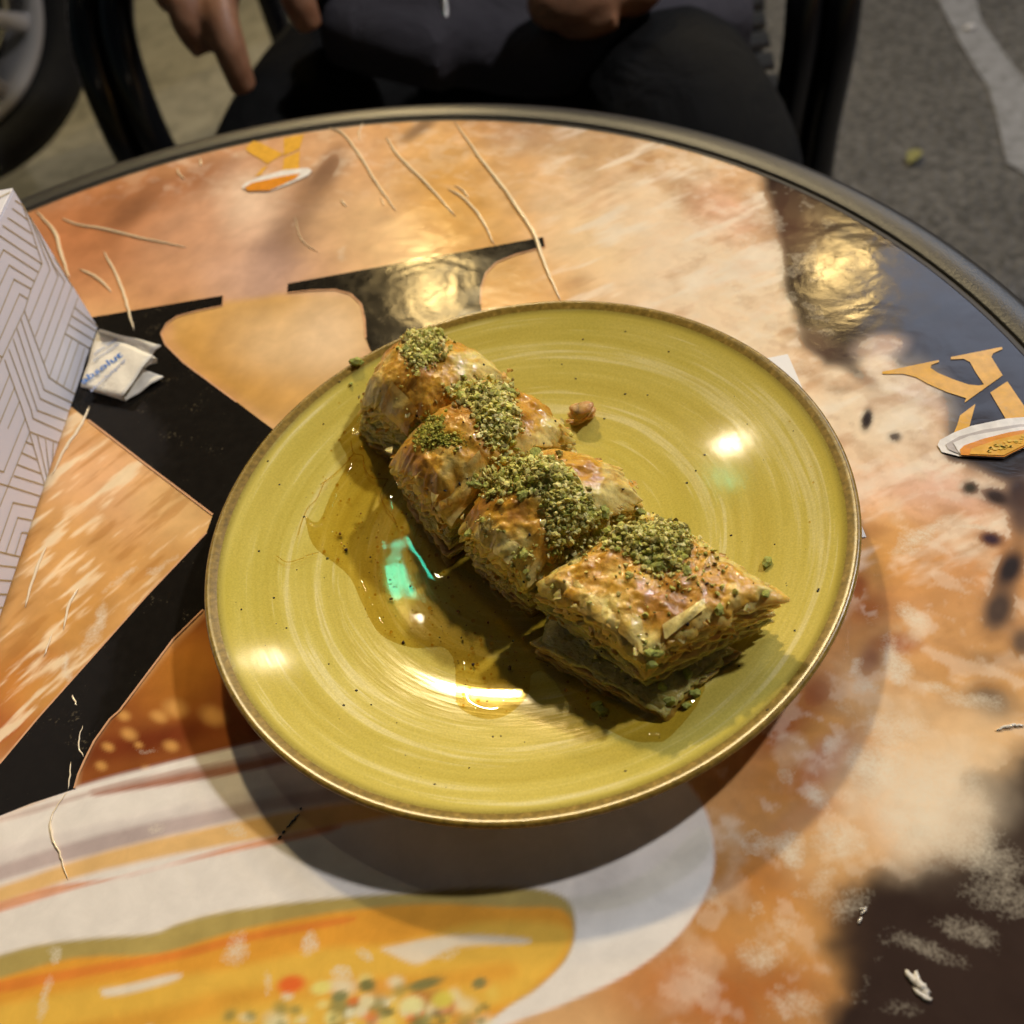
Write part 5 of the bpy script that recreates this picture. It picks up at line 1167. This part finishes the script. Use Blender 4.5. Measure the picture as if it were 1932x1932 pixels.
# ================================================================== PARKED CAR (front wheel and sill)
WC = at(-205, 10, 2.02); CARO = Vector((WC.x, WC.y, GZ)); WR_ = WC.z - GZ
car = tag(empty('parked_car', CARO), 'dark parked car, silver multi spoke wheel and black tyre behind the chair', 'car')
wd = Vector((.42, -.9, 0)).normalized(); wt = Vector((wd.y, -wd.x, 0)) * -1      # wheel axis points to the table
def wheel_lathe(name, prof, m, parent, n=64):
    V = []
    for i in range(n):
        a = 2 * math.pi * i / n
        for r_, h_ in prof: V.append(WC - CARO + wt * (r_ * math.cos(a)) + Vector((0, 0, 1)) * (r_ * math.sin(a)) + wd * h_)
    return mesh_obj(name, V, grid_faces(n, len(prof), 0, True), m, parent)
RT = .315
whl = empty('wheel'); whl.parent = car
wheel_lathe('tyre', [(.222, -.02), (.225, .005), (.245, .02), (.285, .022), (.305, .008), (RT, -.02), (RT, -.17), (.29, -.2), (.225, -.2)], M_tyre, whl)
wheel_lathe('rim', [(.185, -.06), (.196, -.03), (.202, .0), (.212, .010), (.222, .008), (.226, -.002), (.222, -.02)], M_alloy, whl)
wheel_lathe('brake_disc', [(0, -.09), (.185, -.09)], M_steel, whl)
for k in range(10):
    a = 2 * math.pi * k / 10 + .1; a2 = a + .09
    e1 = wt * math.cos(a) + Vector((0, 0, 1)) * math.sin(a)
    v, f = frame_sweep([WC - CARO + e1 * .03 - wd * .015, WC - CARO + e1 * .1 - wd * .008, WC - CARO + e1 * .2 - wd * .006], [(.013, .012), (.011, .011), (.016, .010)], 8, side=wd); mesh_obj('spoke', v, f, M_alloy, whl)
wheel_lathe('hub_cap', [(0, .0), (.03, -.001), (.036, -.012)], M_alloy, whl, 24)
# body side above the wheel, with the arch cut out
V, Fc = [], []; n = 40
for i in range(n + 1):
    a = math.pi * i / n; xx = .36 * math.cos(a); zz = .36 * math.sin(a)
    top_z = .62; V += [WC - CARO + wt * xx + Vector((0, 0, 1)) * zz - wd * .03, WC - CARO + wt * xx * 1.0 + Vector((0, 0, top_z)) - wd * .05, WC - CARO + wt * xx + Vector((0, 0, 1)) * zz - wd * .25]
for i in range(n): Fc += [(3 * i, 3 * i + 1, 3 * i + 4, 3 * i + 3), (3 * i, 3 * i + 3, 3 * i + 5, 3 * i + 2)]
for s_, far in ((1, 1.0), (-1, 2.4)):
    b = len(V); z0_ = -WR_ + .22 + CARO.z * 0
    V += [WC - CARO + wt * (s_ * .36) + Vector((0, 0, -.08)) - wd * .03, WC - CARO + wt * (s_ * far) + Vector((0, 0, -.08)) - wd * .03, WC - CARO + wt * (s_ * far) + Vector((0, 0, .62)) - wd * .05, WC - CARO + wt * (s_ * .36) + Vector((0, 0, .62)) - wd * .05]; Fc.append((b, b + 1, b + 2, b + 3))
mesh_obj('body_side', V, Fc, M_carpaint, car, False)

# ================================================================== small things on the ground
g = T(*Z5(1300, 915), GZ); v = []
for i in range(7):
    for j in range(3):
        t = i / 6; w_ = .012 * math.sin(math.pi * (t * .92 + .04)); v.append((-.02 + .04 * t, (j - 1) * w_, .003 + .004 * abs(j - 1) + .004 * math.sin(t * 3)))
o = mesh_obj('fallen_leaf', v, grid_faces(7, 3), M_leaf); o.location = (g.x, g.y, GZ + .002); o.rotation_euler.z = .8
tag(o, 'small yellow green leaf lying on the asphalt', 'leaf')
g = T(*Z5(1620, 178), GZ); o = np_mesh('pebble', ICO2_V * [.012, .009, .006], ICO2_F, None, mat('pale_stone', (.5, .5, .52), .6)); o.location = (g.x, g.y, GZ + .007)
tag(o, 'small pale pebble on the road marking', 'pebble')
